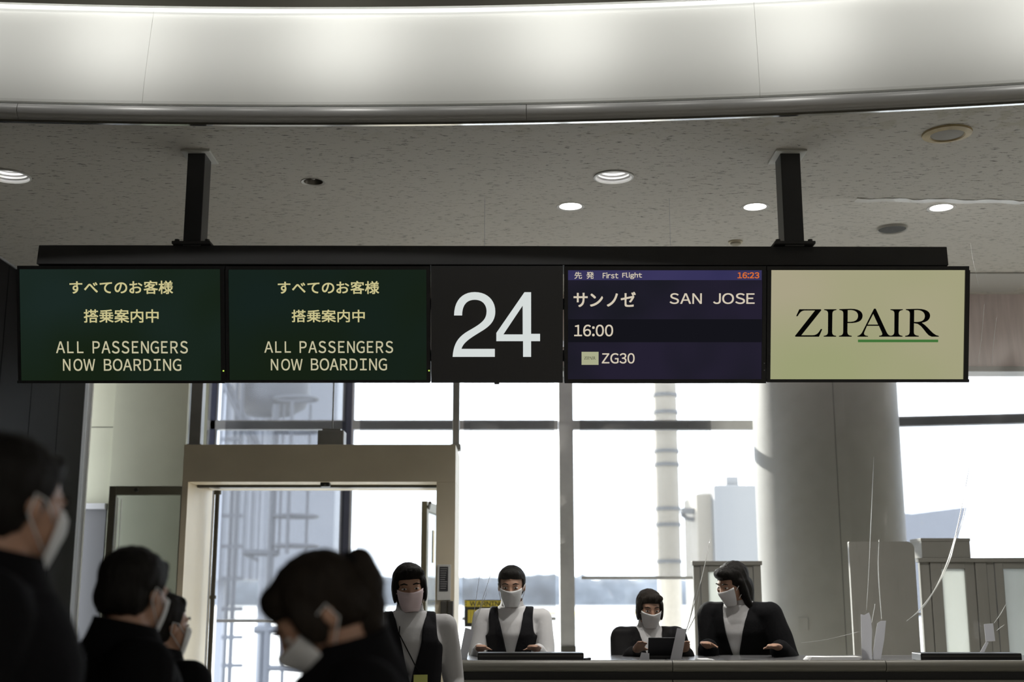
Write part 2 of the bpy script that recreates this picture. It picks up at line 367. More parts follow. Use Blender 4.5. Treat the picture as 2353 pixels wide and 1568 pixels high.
# beige partition behind (its panels), grey base under a ledge
wb = structroot('wall_back', (-3.3, 10.9, 0))
def pxX(px, py, Y): return aty(px, py, Y).x
YBW = 10.9
x0 = XL-.1; x1 = pxX(263, 950, YBW); x2 = pxX(436, 950, YBW)
zj = aty(240, 982, YBW).z; zl = aty(240, 1158, YBW).z
obj('wall_core', MB().box(x0-.7, x2-.01, YBW+.02, YBW+.12, 0, 4.3), M['greybase'], wb)
obj('wall_panel', MB().box(x0-.6, x1-.004, YBW, YBW+.02, zj+.004, 4.3), M['beige'], wb, bev=.002)
obj('wall_panel', MB().box(x0-.6, x1-.004, YBW, YBW+.02, zl, zj-.004), M['beige'], wb, bev=.002)
obj('wall_panel', MB().box(x1+.004, x2-.012, YBW-.03, YBW+.02, .1, 4.3), M['beige'], wb, bev=.002)
obj('ledge', MB().box(x0-.6, x1-.01, YBW-.06, YBW, zl-.05, zl), M['greyframe'], wb, bev=.004)
obj('base_panel', MB().box(x0-.6, x1-.01, YBW-.02, YBW+.02, .1, zl-.05), M['greybase'], wb, bev=.002)
obj('skirting', MB().box(x0-.6, x2, YBW-.045, YBW, 0, .1), M['black'], wb)

# ------------------------------------------------------------------ window walls
zt = aty(1060, 978, YW).z; th = .045
XA = x2-.1; XB = pxX(1745, 1100, YW)
C2 = atz(2353, 963, zt); B2 = Vector((XB, YW, 0)); d2 = Vector((C2.x-B2.x, C2.y-B2.y, 0)).normalized(); n2 = Vector((d2.y, -d2.x, 0))
def wpart(nm, px0, px1, z0, z1, m, root, y0=-.05, y1=.05, bev=.003): return obj(nm, MB().box(pxX(px0, 1100, YW), pxX(px1, 1100, YW), YW+y0, YW+y1, z0, z1), m, root, bev=bev)
ZT = 4.3
w1 = structroot('window_1', (0, YW, 0))
for a, b in ((XA, pxX(785, 1100, YW)), (pxX(808, 1100, YW), pxX(1283, 1100, YW)), (pxX(1317, 1100, YW), XB)):
    obj('transom', MB().box(a, b, YW-.05, YW+.05, zt-th, zt+th), M['greyframe'], w1, bev=.003)
    for z0, z1 in ((0.08, zt-th), (zt+th, ZT-.06)): obj('pane', MB().box(a+.005, b-.005, YW-.006, YW+.006, z0, z1), M['glass'], w1)
wpart('mullion', 479, 492, 0, ZT, M['navy'], w1); wpart('mullion', 784, 806, 0, ZT, M['navy'], w1)
wpart('mullion_edge', 806, 812, 0, ZT, M['alu'], w1, -.045, .045); wpart('mullion_edge', 471, 478, 0, ZT, M['alu'], w1, -.045, .045); wpart('mullion_edge', 492, 497, 0, ZT, M['alu'], w1, -.045, .045)
wpart('mullion', 1284, 1317, 0, ZT, M['greyframe'], w1, -.12, .05)
wpart('mullion_base', 1285, 1318, 0, aty(1300, 1484, YW).z, M['steel_dark'], w1, -.14, .06)
obj('head_rail', MB().box(XA, XB, YW-.06, YW+.06, ZT-.06, ZT), M['greyframe'], w1); obj('sill_rail', MB().box(XA, XB, YW-.06, YW+.06, 0, .08), M['greyframe'], w1)
struct('wall_pier', MB().box(XL-1.2, XA, YW-.05, YW+.05, 0, ZT), M['beige'])
w2 = structroot('window_2', (XB, YW, 0))
def T2(v): return B2+d2*v.x-n2*v.y+Vector((0, 0, v.z))      # x along the wall, y outward
L2 = 6.2
obj('transom', MB().box(0, L2, -.05, .05, zt-th, zt+th, T2), M['greyframe'], w2, bev=.003)
for z0, z1 in ((.08, zt-th), (zt+th, ZT-.06)): obj('pane', MB().box(.01, L2, -.006, .006, z0, z1, T2), M['glass'], w2)
obj('head_rail', MB().box(0, L2, -.06, .06, ZT-.06, ZT, T2), M['greyframe'], w2); obj('sill_rail', MB().box(0, L2, -.06, .06, 0, .08, T2), M['greyframe'], w2)
for q in (4.1, L2): obj('mullion', MB().box(q, q+.09, -.05, .05, 0, ZT, T2), M['greyframe'], w2)

# blinds (indoors, just behind the glass)
def blind(px0, px1, ybot, label, y=YW-.09):
    a = aty(px0, ybot, y); b = aty(px1, ybot, y)
    r = thing('roller_blind', label, 'blind', ((a.x+b.x)/2, y, ZT-.15), 'screen blinds on the window wall')
    nx = 14; mb = MB(); rows = []
    for z in [a.z+(ZT-.15-a.z)*i/8 for i in range(9)]: rows.append([Vector((a.x+(b.x-a.x)*j/nx, y+.006*math.sin(j*1.3+z), z)) for j in range(nx+1)])
    mb.rings(rows, False, False); obj('fabric', mb, M['blind'], r, smooth=True)
    obj('bottom_bar', MB().box(a.x, b.x, y-.01, y+.012, a.z-.028, a.z), M['greyframe'], r, bev=.004)
    obj('roller', MB().tube([(a.x-.01, y, ZT-.12), (b.x+.01, y, ZT-.12)], .035, 16), M['alu'], r, smooth=True)
    return r
blind(497, 783, 1424, 'pale screen blind behind the outdoor ladders, left pane of the gate doorway')
blind(816, 1040, 1424, 'pale screen blind in the window beside the dark navy mullion, behind the gate doorway')
blind(1062, 1277, 1419, 'screen blind between the steel gate frame and the grey mullion, lowered to the warning sign')
blind(1336, 1645, 1325, 'shorter screen blind right of the grey mullion, stopping above the tree line')
# right wall blinds
def blind2(a0, b0, zb, label):
    mid = T2(Vector(((a0+b0)/2, -.09, ZT-.15))); r = thing('roller_blind', label, 'blind', mid, 'screen blinds on the window wall')
    rows = [[T2(Vector((a0+(b0-a0)*j/14, -.09+.006*math.sin(j*1.1+z), z))) for j in range(15)] for z in [zb+(ZT-.15-zb)*i/8 for i in range(9)]]
    obj('fabric', MB().rings(rows, False, False), M['blind'], r, smooth=True)
    obj('bottom_bar', MB().box(a0, b0, -.1, -.08, zb-.028, zb, T2), M['greyframe'], r, bev=.004)
    obj('roller', MB().tube([T2(Vector((a0, -.09, ZT-.12))), T2(Vector((b0, -.09, ZT-.12)))], .035, 16), M['alu'], r, smooth=True)
blind2(.9, 4.05, 1.35, 'wide screen blind right of the round column, above the grey partition')

# ------------------------------------------------------------------ round column
cy = 11.1; cxl = aty(1735, 1100, cy); cxr = aty(2069, 1100, cy); cx = (cxl.x+cxr.x)/2; cr = (cxr.x-cxl.x)/2*.985
col = structroot('column', (cx, cy, 0)); tag(col, 'large round grey clad column standing between the two windows', 'column'); del col['kind']
for k in range(4):
    a0 = math.radians(-97+90*k); rings = []
    for z in (0, 2.0, 4.29):
        rings.append([Vector((cx+cr*math.cos(a0+.004+(math.pi/2-.008)*j/18), cy+cr*math.sin(a0+.004+(math.pi/2-.008)*j/18), z)) for j in range(19)])
    mb = MB().rings(rings, False, False); obj('cladding_panel', mb, M['column'], col, smooth=True)
obj('core', MB().tube([(cx, cy, 0), (cx, cy, 4.29)], cr-.006, 48), M['greybase'], col, smooth=True)
# little things on the column
p = aty(1771, 1400, cy-.45)
def frame_at(px, py, yy):
    return aty(px, py, yy)
def oncol(px, py):
    """point on the column surface seen at this pixel"""
    d = ray(px, py); a = d.x**2+d.y**2; b = -2*(d.x*cx+d.y*cy); c = cx*cx+cy*cy-cr*cr; t = (-b-math.sqrt(max(0, b*b-4*a*c)))/(2*a); return CAMP+d*t
def colbox(name, px0, px1, py0, py1, th, m, label, cat):
    c = oncol((px0+px1)/2, (py0+py1)/2); nn = Vector((c.x-cx, c.y-cy, 0)).normalized(); u = Vector((-nn.y, nn.x, 0))
    hw = (px1-px0)/2/FPX*c.y; hh = (py1-py0)/2/FPX*c.y
    T = lambda v: c+u*v.x+nn*v.y+Vector((0, 0, v.z))
    r = thing(name, label, cat, c); obj('case', MB().box(-hw, hw, 0, th, -hh, hh, T), m, r, bev=.002)
    return r, T, hw, hh
r, T, hw, hh = colbox('wall_switch', 1763, 1776, 1388, 1410, .03, M['greyframe'], 'small grey switch box on the left side of the round column', 'switch')
obj('button', MB().box(-hw*.5, hw*.5, .03, .036, -hh*.5, hh*.5, T), M['white_metal'], r)
r, T, hw, hh = colbox('paper_notice', 1834, 1858, 1420, 1448, .003, M['partition'], 'small pale paper notice stuck low on the round column', 'notice')

# ------------------------------------------------------------------ sign assembly
TS = TH+math.radians(2.6)
SU = Vector((1, 0, 0)); SV = Vector((0, -math.sin(TS), math.cos(TS))); SN = Vector((0, -math.cos(TS), -math.sin(TS)))  # normal to viewers
S0 = aty(1176.5, 745, 6.40)
def suv(px, py):
    d = ray(px, py); t = (S0-CAMP).dot(SN)/d.dot(SN); q = CAMP+d*t-S0; return q.dot(SU), q.dot(SV)
def sp(u, v, w_=0): return S0+SU*u+SV*v+SN*w_
def sT(v): return sp(v.x, v.y, v.z)
def sbox(mb, px0, py0, px1, py1, w0, w1, inset=0):
    # rectangle through the mid points of its edges
    um = (px0+px1)/2; vm = (py0+py1)/2
    u0 = suv(px0, vm)[0]+inset; u1 = suv(px1, vm)[0]-inset; v1 = suv(um, py0)[1]-inset; v0 = suv(um, py1)[1]+inset
    return mb.box(u0, u1, v0, v1, w0, w1, sT)
GLY = {}
def glyph(ch):
    """one sans-serif character (full-width forms for Latin ones); returns mesh data and bounds"""
    if ch not in GLY:
        c = bpy.data.curves.new('t', 'FONT'); c.body = chr(ord(ch)+0xFEE0) if ord(ch) < 127 else ch; c.resolution_u = 6
        o = bpy.data.objects.new('t', c); COL.objects.link(o)
        dg = bpy.context.evaluated_depsgraph_get(); me = bpy.data.meshes.new_from_object(o.evaluated_get(dg)); bpy.data.objects.remove(o); bpy.data.curves.remove(c)
        GLY[ch] = ([tuple(v.co) for v in me.vertices], [tuple(p.vertices) for p in me.polygons], min(v.co.x for v in me.vertices), max(v.co.x for v in me.vertices)); bpy.data.meshes.remove(me)
    return GLY[ch]
def layout(body, mono):
    mb = MB(); pen = 0
    for ch in body:
        V_, F_, a_, b_ = glyph(ch); k = len(mb.v)
        if mono: mid = (a_+b_)/2; off = pen-mid; pen += mono
        else: off = pen-a_; pen += b_-a_+.10
        mb.add([(x+off, y, 0) for x, y, z in V_], F_)
    return mb
def bold(me, q, du, dv, dn):
    """strokes made bolder by four slightly shifted copies"""
    bm = bmesh.new()
    for k, (a_, b_) in enumerate(((1, 1), (1, -1), (-1, 1), (-1, -1))):
        m3 = me.copy(); m3.transform(Matrix.Translation(du*q*a_+dv*q*b_+dn*.00008*k)); bm.from_mesh(m3); bpy.data.meshes.remove(m3)
    bm.to_mesh(me); bm.free(); return me
def textmesh(body, px0, py0, px1, py1, w_, fatten=0, mono=False):
    """lettering scaled to fill a box of the sign face"""
    mb = layout(body, mono)
    X = [v.x for v in mb.v]; Y = [v.y for v in mb.v]
    u0, v1 = suv(px0, (py0+py1)/2)[0], suv((px0+px1)/2, py0)[1]; u1, v0 = suv(px1, (py0+py1)/2)[0], suv((px0+px1)/2, py1)[1]
    q = fatten*(v1-v0); u0 += q; u1 -= q; v0 += q; v1 -= q
    xa, xb, ya, yb = min(X), max(X), min(Y), max(Y)
    mb.v = [sp(u0+(v.x-xa)/(xb-xa)*(u1-u0), v0+(v.y-ya)/(yb-ya)*(v1-v0), w_) for v in mb.v]
    me = bpy.data.meshes.new('lettering'); me.from_pydata([tuple(v) for v in mb.v], [], mb.f)
    return bold(me, q, SU, SV, SN) if fatten else me
# hanging frame: beam, posts, plates, bolts
hf = thing('sign_hanging_frame', 'long charcoal header beam hung from the ceiling on two square posts', 'sign frame', (0, 6.45, 3.2))
bt = [aty(89, 563, 6.38), aty(2176, 567, 6.38)]; bb = [aty(83, 607, 6.34), aty(2180, 610, 6.34)]
D = Vector((0, .20, 0))
obj('beam', MB().hexa([bb[0], bb[1], bb[1]+D, bb[0]+D], [bt[0], bt[1], bt[1]+D*.85, bt[0]+D*.85]), M['beam'], hf, bev=.004)
for (pa, pb, qa, qb) in ((431, 472, 419, 473), (1795, 1839, 1805, 1852)):
    left = pa < 1000
    ta = aty(432 if left else 1793.5, 345, 6.37).x; tb = aty(472 if left else 1838, 345, 6.37).x
    if not left: ta = aty(1793, 345, 6.37).x
    zbm = bt[0].z
    obj('post', MB().box(ta, tb, 6.37, 6.51, zbm-.01, ZC-.004), M['post'], hf, bev=.004)
    obj('ceiling_plate', MB().box(ta-.032, tb+.032, 6.335, 6.545, ZC-.012, ZC), M['postplate'], hf, bev=.003)
    obj('foot_plate', MB().box(ta-.055, tb+.055, 6.35, 6.53, zbm-.001, zbm+.014), M['beam'], hf, bev=.002)
    for bx in (ta-.033, tb+.033):
        for by in (6.375, 6.505): obj('bolt', MB().tube([(bx, by, zbm+.012), (bx, by, zbm+.028)], .013, 6), M['post'], hf)
rail_z0 = sp(0, suv(1176, 640)[1], -.09)
obj('mounting_rail', MB().box(suv(60, 700)[0], suv(2205, 700)[0], suv(1176, 700)[1]-.03, suv(1176, 700)[1]+.03, -.13, -.085, sT), M['black'], hf)
obj('mounting_rail', MB().box(suv(60, 700)[0], suv(2205, 700)[0], suv(1176, 820)[1]-.03, suv(1176, 820)[1]+.03, -.13, -.085, sT), M['black'], hf)
for px in (450, 1820): obj('bracket', MB().hexa([sp(suv(px, 800)[0]+dx, suv(px, 830)[1], w_) for dx, w_ in ((-.03, -.15), (.03, -.15), (.03, -.13), (-.03, -.13))], [Vector((suv(px, 800)[0]+dx, y, 3.24)) for dx, y in ((-.03, 6.53), (.03, 6.53), (.03, 6.50), (-.03, 6.50))]), M['black'], hf)

def display(px0, px1, py0, py1, sx0, sx1, sy0, sy1, label, scrmat):
    u0 = suv(px0, 745)[0]; u1 = suv(px1, 745)[0]
    r = thing('display_monitor', label, 'display', sp((u0+u1)/2, 0, -.04), 'displays in the gate sign')
    obj('casing', sbox(MB(), px0, py0, px1, py1, -.085, -.012, .0), M['black'], r, bev=.004)
    bz = MB(); sbox(bz, px0, py0, px1, sy0, -.012, .004); sbox(bz, px0, sy1, px1, py1, -.012, .004); sbox(bz, px0, sy0, sx0, sy1, -.012, .004); sbox(bz, sx1, sy0, px1, sy1, -.012, .004)
    obj('bezel', bz, M['black'], r)
    s = obj('screen', sbox(MB(), sx0-1, sy0-1, sx1+1, sy1+1, -.0125, -.006), scrmat, r)
    return r, s
TXT = emat('screen_letters', srgb(200, 192, 140)); TXT2 = emat('screen_letters_pale', srgb(193, 187, 155)); TXTW = emat('screen_letters_warm', srgb(209, 198, 178)); TXTO = emat('screen_clock_orange', srgb(214, 108, 48))
g1 = screenmat('green_screen', srgb(27, 40, 36), srgb(22, 33, 20), 1.8)
def led(root, px, py): 
    obj('status_light', sbox(MB(), px-1.6, py-1.6, px+1.6, py+1.6, .004, .007), M['ledgreen'], root)
def boarding(r, s, xo, box):
    def t(body, b, m, **k): obj('lettering', textmesh(body, *b, -.0045, **k), m, s)
    t('すべてのお客様', box[0], TXT, fatten=.016, mono=1.0); t('搭乗案内中', box[1], TXT, fatten=.015, mono=1.0)
    # letter lines, word by word
    for body, b in box[2]: t(body, b, TXT2, fatten=.011, mono=.92 if 'W' in body else .76)
r, s = display(40, 517, 611, 881, 46, 507, 619, 875, 'leftmost green display, ALL PASSENGERS NOW BOARDING in pale yellow', g1)
boarding(r, s, 0, ((159, 645, 397, 676), (192, 711, 364, 742), (('ALL', (128, 785, 191, 812)), ('PASSENGERS', (212, 784, 431, 813)), ('NOW', (144, 825, 218, 853)), ('BOARDING', (238, 825, 416, 853)))))
led(r, 514, 852.5)
g2 = screenmat('green_screen_darker', srgb(22, 34, 30), srgb(22, 32, 20), 1.8)
r, s = display(519, 988, 612, 880, 526, 980, 620, 874, 'green boarding display next to the number 24 panel', g2)
boarding(r, s, 478, ((638, 646, 871, 676), (670, 712, 838, 741), (('ALL', (607, 785, 668, 811)), ('PASSENGERS', (688, 784, 903, 812)), ('NOW', (622, 825, 695, 852)), ('BOARDING', (714, 824, 889, 852)))))
led(r, 986, 852)
# number panel
r = thing('gate_number_panel', 'dark square panel with the big white gate number 24', 'sign', sp(-.07, 0, -.04))
obj('panel', sbox(MB(), 990.5, 611.5, 1293.5, 880, -.07, .004), M['panel24'], r, bev=.002)
DIG = emat('gate_digit_face', srgb(213, 219, 217))
def z3(x, y): return (960+x/3.795, 540+y/3.795)
def polymesh(outer, holes, w_, conv):
    loops = [[Vector((*suv(*conv(*p)), 0)) for p in lp] for lp in [outer]+holes]
    flat = [p for lp in loops for p in lp]; tris = tessellate_polygon(loops)
    mb = MB().add([sp(p.x, p.y, w_) for p in flat], [tuple(t) for t in tris]); return mb
def bez(p0, p1, p2, p3, k=10): return [tuple((1-t)**3*a+3*(1-t)**2*t*b+3*(1-t)*t*t*c+t**3*d for a, b, c, d in zip(p0, p1, p2, p3)) for t in [i/k for i in range(1, k+1)]]
two = [(317, 703)]+bez((317, 703), (317, 570), (390, 499), (497, 499))+bez((497, 499), (605, 499), (676, 570), (676, 668))+bez((676, 668), (676, 745), (635, 790), (570, 832))+bez((570, 832), (480, 888), (400, 930), (381, 994))+[(672, 994), (672, 1064), (304, 1064)]+bez((304, 1064), (312, 950), (350, 890), (440, 838))+bez((440, 838), (545, 778), (600, 745), (600, 668))+bez((600, 668), (600, 605), (560, 566), (497, 566))+bez((497, 566), (425, 566), (387, 615), (387, 703))[:-1]+[(387, 703)]
obj('digit', polymesh(two, [], .0055, z3), DIG, r)
four = [(930, 500), (988, 500), (988, 863), (1066, 863), (1066, 927), (988, 927), (988, 1064), (918, 1064), (918, 927), (685, 927), (685, 855)]
obj('digit', polymesh(four, [[(914, 618), (747, 868), (915, 868)]], .0055, z3), DIG, r)
obj('latch', sbox(MB(), 1136, 880, 1147, 884, -.05, -.02), M['black'], r)
# flight display
NB = screenmat('flight_screen', srgb(27, 27, 35), srgb(36, 32, 48), 3)
r, s = display(1297, 1760, 612, 881, 1305, 1751, 621, 872, 'dark blue flight display showing SAN JOSE 16:00 beside the number 24', NB)
obj('header_strip', sbox(MB(), 1305, 621.5, 1750.5, 644, -.0055, -.005), screenmat('header_strip_glow', srgb(58, 54, 92), srgb(50, 48, 84), 3), s)
obj('time_strip', sbox(MB(), 1305, 734, 1750.5, 787, -.0055, -.005), emat('time_strip_glow', srgb(20, 20, 26)), s)
def tt(body, b, m, **k): obj('lettering', textmesh(body, *b, -.0042, **k), m, s)
tt('先', (1320, 625, 1337.5, 641), TXTW, fatten=.012); tt('発', (1347.5, 625, 1365, 641), TXTW, fatten=.012)
tt('First', (1385, 626.5, 1421, 640), TXTW, fatten=.02); tt('Flight', (1430, 626.5, 1475.5, 641.5), TXTW, fatten=.02)
tt('16:23', (1695, 626, 1745, 640), TXTO, fatten=.03)
tt('サンノゼ', (1318, 671, 1461, 706), TXTW, fatten=.02, mono=1.0); tt('SAN', (1539, 674, 1613, 699), TXTW, fatten=.014); tt('JOSE', (1639, 674, 1734.5, 699), TXTW, fatten=.014)
tt('16:00', (1319.5, 746.5, 1409, 773.5), TXTW, fatten=.015); tt('ZG30', (1383, 812, 1458.5, 836), TXTW, fatten=.015)
obj('airline_tile', sbox(MB(), 1336.5, 809, 1375.5, 839, -.0055, -.0045), emat('airline_tile_glow', srgb(168, 170, 138)), s)
for py in (835, 851): obj('status_light', sbox(MB(), 1755, py-1, 1757, py+1, .004, .006), M['greyframe'], r)
# logo display
CRM = screenmat('cream_screen', srgb(168, 161, 134), srgb(155, 158, 118), 1.3)
r, s2 = display(1762, 2226.5, 612, 879, 1771, 2216, 621, 872, 'lit cream display with the black serif airline logo and green underline', CRM)
LOGO = mat('logo_ink', (.004, .004, .004), .8, spec=.1); LGRN = emat('logo_green', srgb(64, 112, 56))
def z5(x, y): return (1733+x/3.795, 540+y/3.795)
def cv(*a): return bez(*a, 6)
Zl = [(395, 649), (583, 649), (588, 657), (413, 876), (510, 876)]+cv((510, 876), (550, 876), (565, 852), (582, 822))+[(596, 822), (567, 889), (361, 889), (357, 882), (532, 660), (440, 660)]+cv((440, 660), (410, 662), (395, 685), (381, 710))+[(367, 710)]
Il = [(611, 649), (720, 649), (720, 656)]+cv((720, 656), (690, 660), (685, 670), (684, 690))+[(682, 845)]+cv((682, 845), (682, 870), (690, 878), (717, 881))+[(717, 889), (608, 889), (608, 881)]+cv((608, 881), (635, 878), (644, 870), (645, 845))+[(646, 690)]+cv((646, 690), (646, 668), (640, 660), (611, 656))
Pl = [(744, 648)]+[(845, 645)]+cv((845, 645), (915, 645), (948, 670), (948, 707))+cv((948, 707), (946, 755), (905, 772), (816, 770))+[(815, 845)]+cv((815, 845), (815, 870), (825, 878), (853, 881))+[(853, 889), (741, 889), (741, 881)]+cv((741, 881), (768, 878), (777, 870), (778, 845))+[(779, 690)]+cv((779, 690), (779, 668), (773, 659), (744, 656))
Ph = [(818, 657), (845, 656)]+cv((845, 656), (888, 658), (908, 678), (908, 708))+cv((908, 708), (906, 745), (880, 762), (817, 759))
Al = [(1047, 644), (1062, 644), (1155, 845)]+cv((1155, 845), (1168, 872), (1178, 880), (1200, 880))+[(1200, 889), (1091, 889), (1091, 881)]+cv((1091, 881), (1118, 879), (1124, 870), (1116, 853))+[(1090, 794), (986, 794), (962, 850)]+cv((962, 850), (955, 872), (968, 880), (995, 882))+[(995, 889), (902, 889), (902, 882)]+cv((902, 882), (925, 878), (938, 862), (950, 838))
Ah = [(1040, 690), (1083, 783), (992, 783)]
Rl = [(1325, 648), (1425, 645)]+cv((1425, 645), (1505, 645), (1537, 672), (1537, 705))+cv((1537, 705), (1535, 740), (1510, 760), (1465, 767))+cv((1465, 767), (1520, 800), (1560, 878), (1613, 882))+[(1613, 889), (1550, 889)]+cv((1550, 889), (1495, 880), (1470, 765), (1396, 771))+[(1395, 845)]+cv((1395, 845), (1395, 870), (1405, 878), (1438, 881))+[(1438, 889), (1319, 889), (1319, 881)]+cv((1319, 881), (1348, 878), (1357, 870), (1358, 845))+[(1360, 690)]+cv((1360, 690), (1360, 668), (1352, 659), (1325, 656))
Rh = [(1398, 657), (1425, 656)]+cv((1425, 656), (1470, 658), (1491, 680), (1491, 712))+cv((1491, 712), (1488, 748), (1460, 763), (1397, 760))
I2 = [(x+579, y) for x, y in Il]
LET = [(Zl, []), (Il, []), (Pl, [Ph]), (Al, [Ah]), (I2, []), (Rl, [Rh])]
for o_, h in LET: obj('logo_letter', polymesh(o_, h, -.0045, z5), LOGO, s2)
obj('underline', polymesh([(907, 914), (1607, 914), (1607, 937), (907, 937)], [], -.0045, z5), LGRN, s2)
def zs(x, y): return (1342.5+(x-357)/1256*26.5, 819.8+(y-645)/244*6.8)
tm = MB()
for o_, h in LET:
    b = polymesh(o_, h, -.0042, zs); tm.add(b.v, b.f)
obj('small_logo', tm, LOGO, s)

# ------------------------------------------------------------------ ceiling fittings
GL = 'recessed ceiling lamps'
def big_lamp(px, py, r, label):
    c = fit(px, py); t = thing('downlight', label, 'ceiling lamp', c, GL)
    obj('rim', MB().lathe([(r-.004, .002), (r+.006, -.002), (r+.006, -.007), (r-.004, -.009), (r-.006, 0)], c, 48), M['white_metal'], t, smooth=True)
    prof = [(r-.003, -.002), (r-.006, .012), (r-.016, .016), (r-.014, .030), (r-.026, .034), (r-.024, .048), (r-.036, .052), (r-.034, .066), (r-.046, .070), (r-.048, .10)]
    obj('ribbed_baffle', MB().lathe(prof, c, 48), M['lampdish'], t, smooth=True)
    obj('bulb', MB().ell(c+Vector((0, 0, .088)), (.030, .030, .022)), M['lamp'], t, smooth='all')
    obj('back_plate', MB().tube([c+Vector((0, 0, .099)), c+Vector((0, 0, .103))], r-.02, 32), M['lampdish'], t)
big_lamp(*lamps_big[0], 'large ribbed downlight above the number 24 panel, lamp off-centre glowing')
big_lamp(*lamps_big[1], 'large ribbed downlight cut by the left edge of the view, near the dark wall')
for (px, py, r), lb in zip(lamps_small, ('small bright downlight nearest the big ribbed downlight', 'small bright downlight beside the post over the flight display', 'small bright downlight below the strip of white tape on the ceiling')):
    c = fit(px, py); t = thing('downlight', lb, 'ceiling lamp', c, GL)
    obj('rim', MB().lathe([(r-.003, .001), (r+.014, -.003), (r+.017, -.001), (r+.017, 0)], c, 40), M['dimring'], t, smooth=True)
    obj('reflector', MB().lathe([(r-.003, 0), (r-.010, .03), (r-.02, .05)], c, 40), M['lampdish'], t, smooth=True)
    obj('bulb', MB().tube([c+Vector((0, 0, .022)), c+Vector((0, 0, .028))], r-.008, 32), M['lamp'], t)
px, py, r = lamp_dim; c = fit(px, py); t = thing('downlight', 'small unlit downlight between the left post and the ribbed lamp', 'ceiling lamp', c, GL)
obj('rim', MB().lathe([(r-.003, .001), (r+.012, -.004), (r+.014, 0)], c, 40), M['dimring'], t, smooth=True)
obj('reflector', MB().lathe([(r-.003, 0), (r-.02, .05), (.004, .055)], c, 40), mat('dull_reflector', (.16, .15, .13), .35, metal=.6), t, smooth=True)
obj('bulb', MB().ell(c+Vector((0, 0, .035)), (.017, .017, .022)), M['greyframe'], t, smooth='all')
for (px, py, r, mr, mg, lb) in ((2176, 306, .126, M['yring'], M['ygrille'], 'round ceiling speaker with a yellowed ring, near the curved cove'), (2050, 524, .098, M['dimring'], M['grille'], 'round dark ceiling speaker behind the right end of the beam')):
    c = fit(px, py); t = thing('ceiling_speaker', lb, 'speaker', c, 'ceiling speakers')
    k = .66 if mr is M['yring'] else .9
    obj('ring', MB().lathe([(r, 0), (r-.002, -.010), (r*k+.006, -.016), (r*k, -.010), (r*k, 0)], c, 48), mr, t, smooth=True)
    obj('grille', MB().lathe([(r*k, -.009), (r*k*.6, -.013), (.002, -.014)], c, 48), mg, t, smooth=True)
c = fit(1690, 555); t = thing('smoke_detector', 'small cream smoke detector on the ceiling behind the beam', 'detector', c)
obj('base', MB().lathe([(.001, 0), (.048, 0), (.048, -.010), (.001, -.010)], c, 32), mat('cream_plastic', (.5, .45, .33), .5), t, smooth=True)
obj('head', MB().lathe([(.036, -.010), (.034, -.022), (.018, -.032), (.001, -.034)], c, 32), mat('cream_plastic_dark', (.35, .32, .25), .5), t, smooth=True)

for (px, py, r) in lamps_big+lamps_small:
    c = fit(px, py); d = bpy.data.lights.new('downlight_beam', 'SPOT'); d.energy = 90; d.spot_size = math.radians(110); d.spot_blend = .8; d.shadow_soft_size = .04; d.color = (1, .96, .9)
    o = bpy.data.objects.new('downlight_beam', d); COL.objects.link(o); o.location = c+Vector((0, 0, -.002))
# ------------------------------------------------------------------ steel gate frame
YF, YK = 8.9, 9.65
def gx(px, Y=YF, py=1200): return aty(px, py, Y).x
gt = thing('steel_gate_frame', 'wide brushed steel gate portal with a deep header and two posts', 'gate frame', (gx(740), 9.2, 0))
zh0 = aty(740, 1108, YF).z; zh1 = aty(740, 1022, YF).z
XG0 = gx(421, py=1065); XG1 = gx(1047, py=1065)
obj('header', MB().box(XG0, XG1, YF, YK, zh0, zh1), M['steel'], gt, bev=.004)
obj('left_pillar', MB().box(XG0, gx(432, py=1115), YF+.002, YK-.002, 0, zh0), M['steel'], gt, bev=.003)
obj('right_pillar', MB().box(gx(1003, py=1115), XG1, YF+.002, YK-.002, 0, zh0), M['steel'], gt, bev=.003)
for a, b in ((441, 467), (1041, 1056)):
    xa, xb = gx(a, 9.3, 950), gx(b, 9.3, 950)
    obj('hanger_post', MB().box(xa, xb, 9.25, 9.35, zh1, 3.24), M['greyframe'], gt, bev=.003)
    obj('hanger_shoe', MB().box(xa-.012, xb+.012, 9.235, 9.365, zh1, zh1+.045), M['greyframe'], gt, bev=.003)
# shallow step: reveal angle behind header
obj('reveal_strip', MB().box(gx(432, py=1115)+.004, gx(1003, py=1115)-.004, YF+.25, YF+.33, zh0-.018, zh0), M['steel_dark'], gt)
# sensor and box
sb = thing('sensor_box', 'grey metal box on top of the gate frame with a thin cable', 'sensor', aty(762, 1020, 9.1))
c = aty(762, 1022, 9.1); xa, xb = gx(732, 9.1, 1005), gx(792, 9.1, 1005); zt1 = aty(762, 991, 9.1).z
obj('case', MB().box(xa, xb, 9.05, 9.2, zh1, zt1), M['greyframe'], sb, bev=.008)
obj('lid', MB().box(gx(742, 9.1, 1005), gx(784, 9.1, 1005), 9.06, 9.18, zt1, zt1+.014), M['greyframe'], sb, bev=.003)
obj('cable', MB().tube([(gx(764, 9.12, 985), 9.12, zt1+.01), (gx(764, 9.12, 985), 9.12, 3.25)], .0055, 8), M['greyframe'], sb)
sn = thing('door_sensor', 'small black motion sensor under the steel header', 'sensor', aty(748, 1112, YF+.05))
c = aty(748, 1109, YF+.06); obj('case', MB().box(c.x-.034, c.x+.034, YF+.03, YF+.09, zh0-.03, zh0), M['gadget'], sn, bev=.006); obj('lens', MB().ell((c.x, YF+.035, zh0-.018), (.014, .008, .008)), M['steel_dark'], sn, smooth='all')
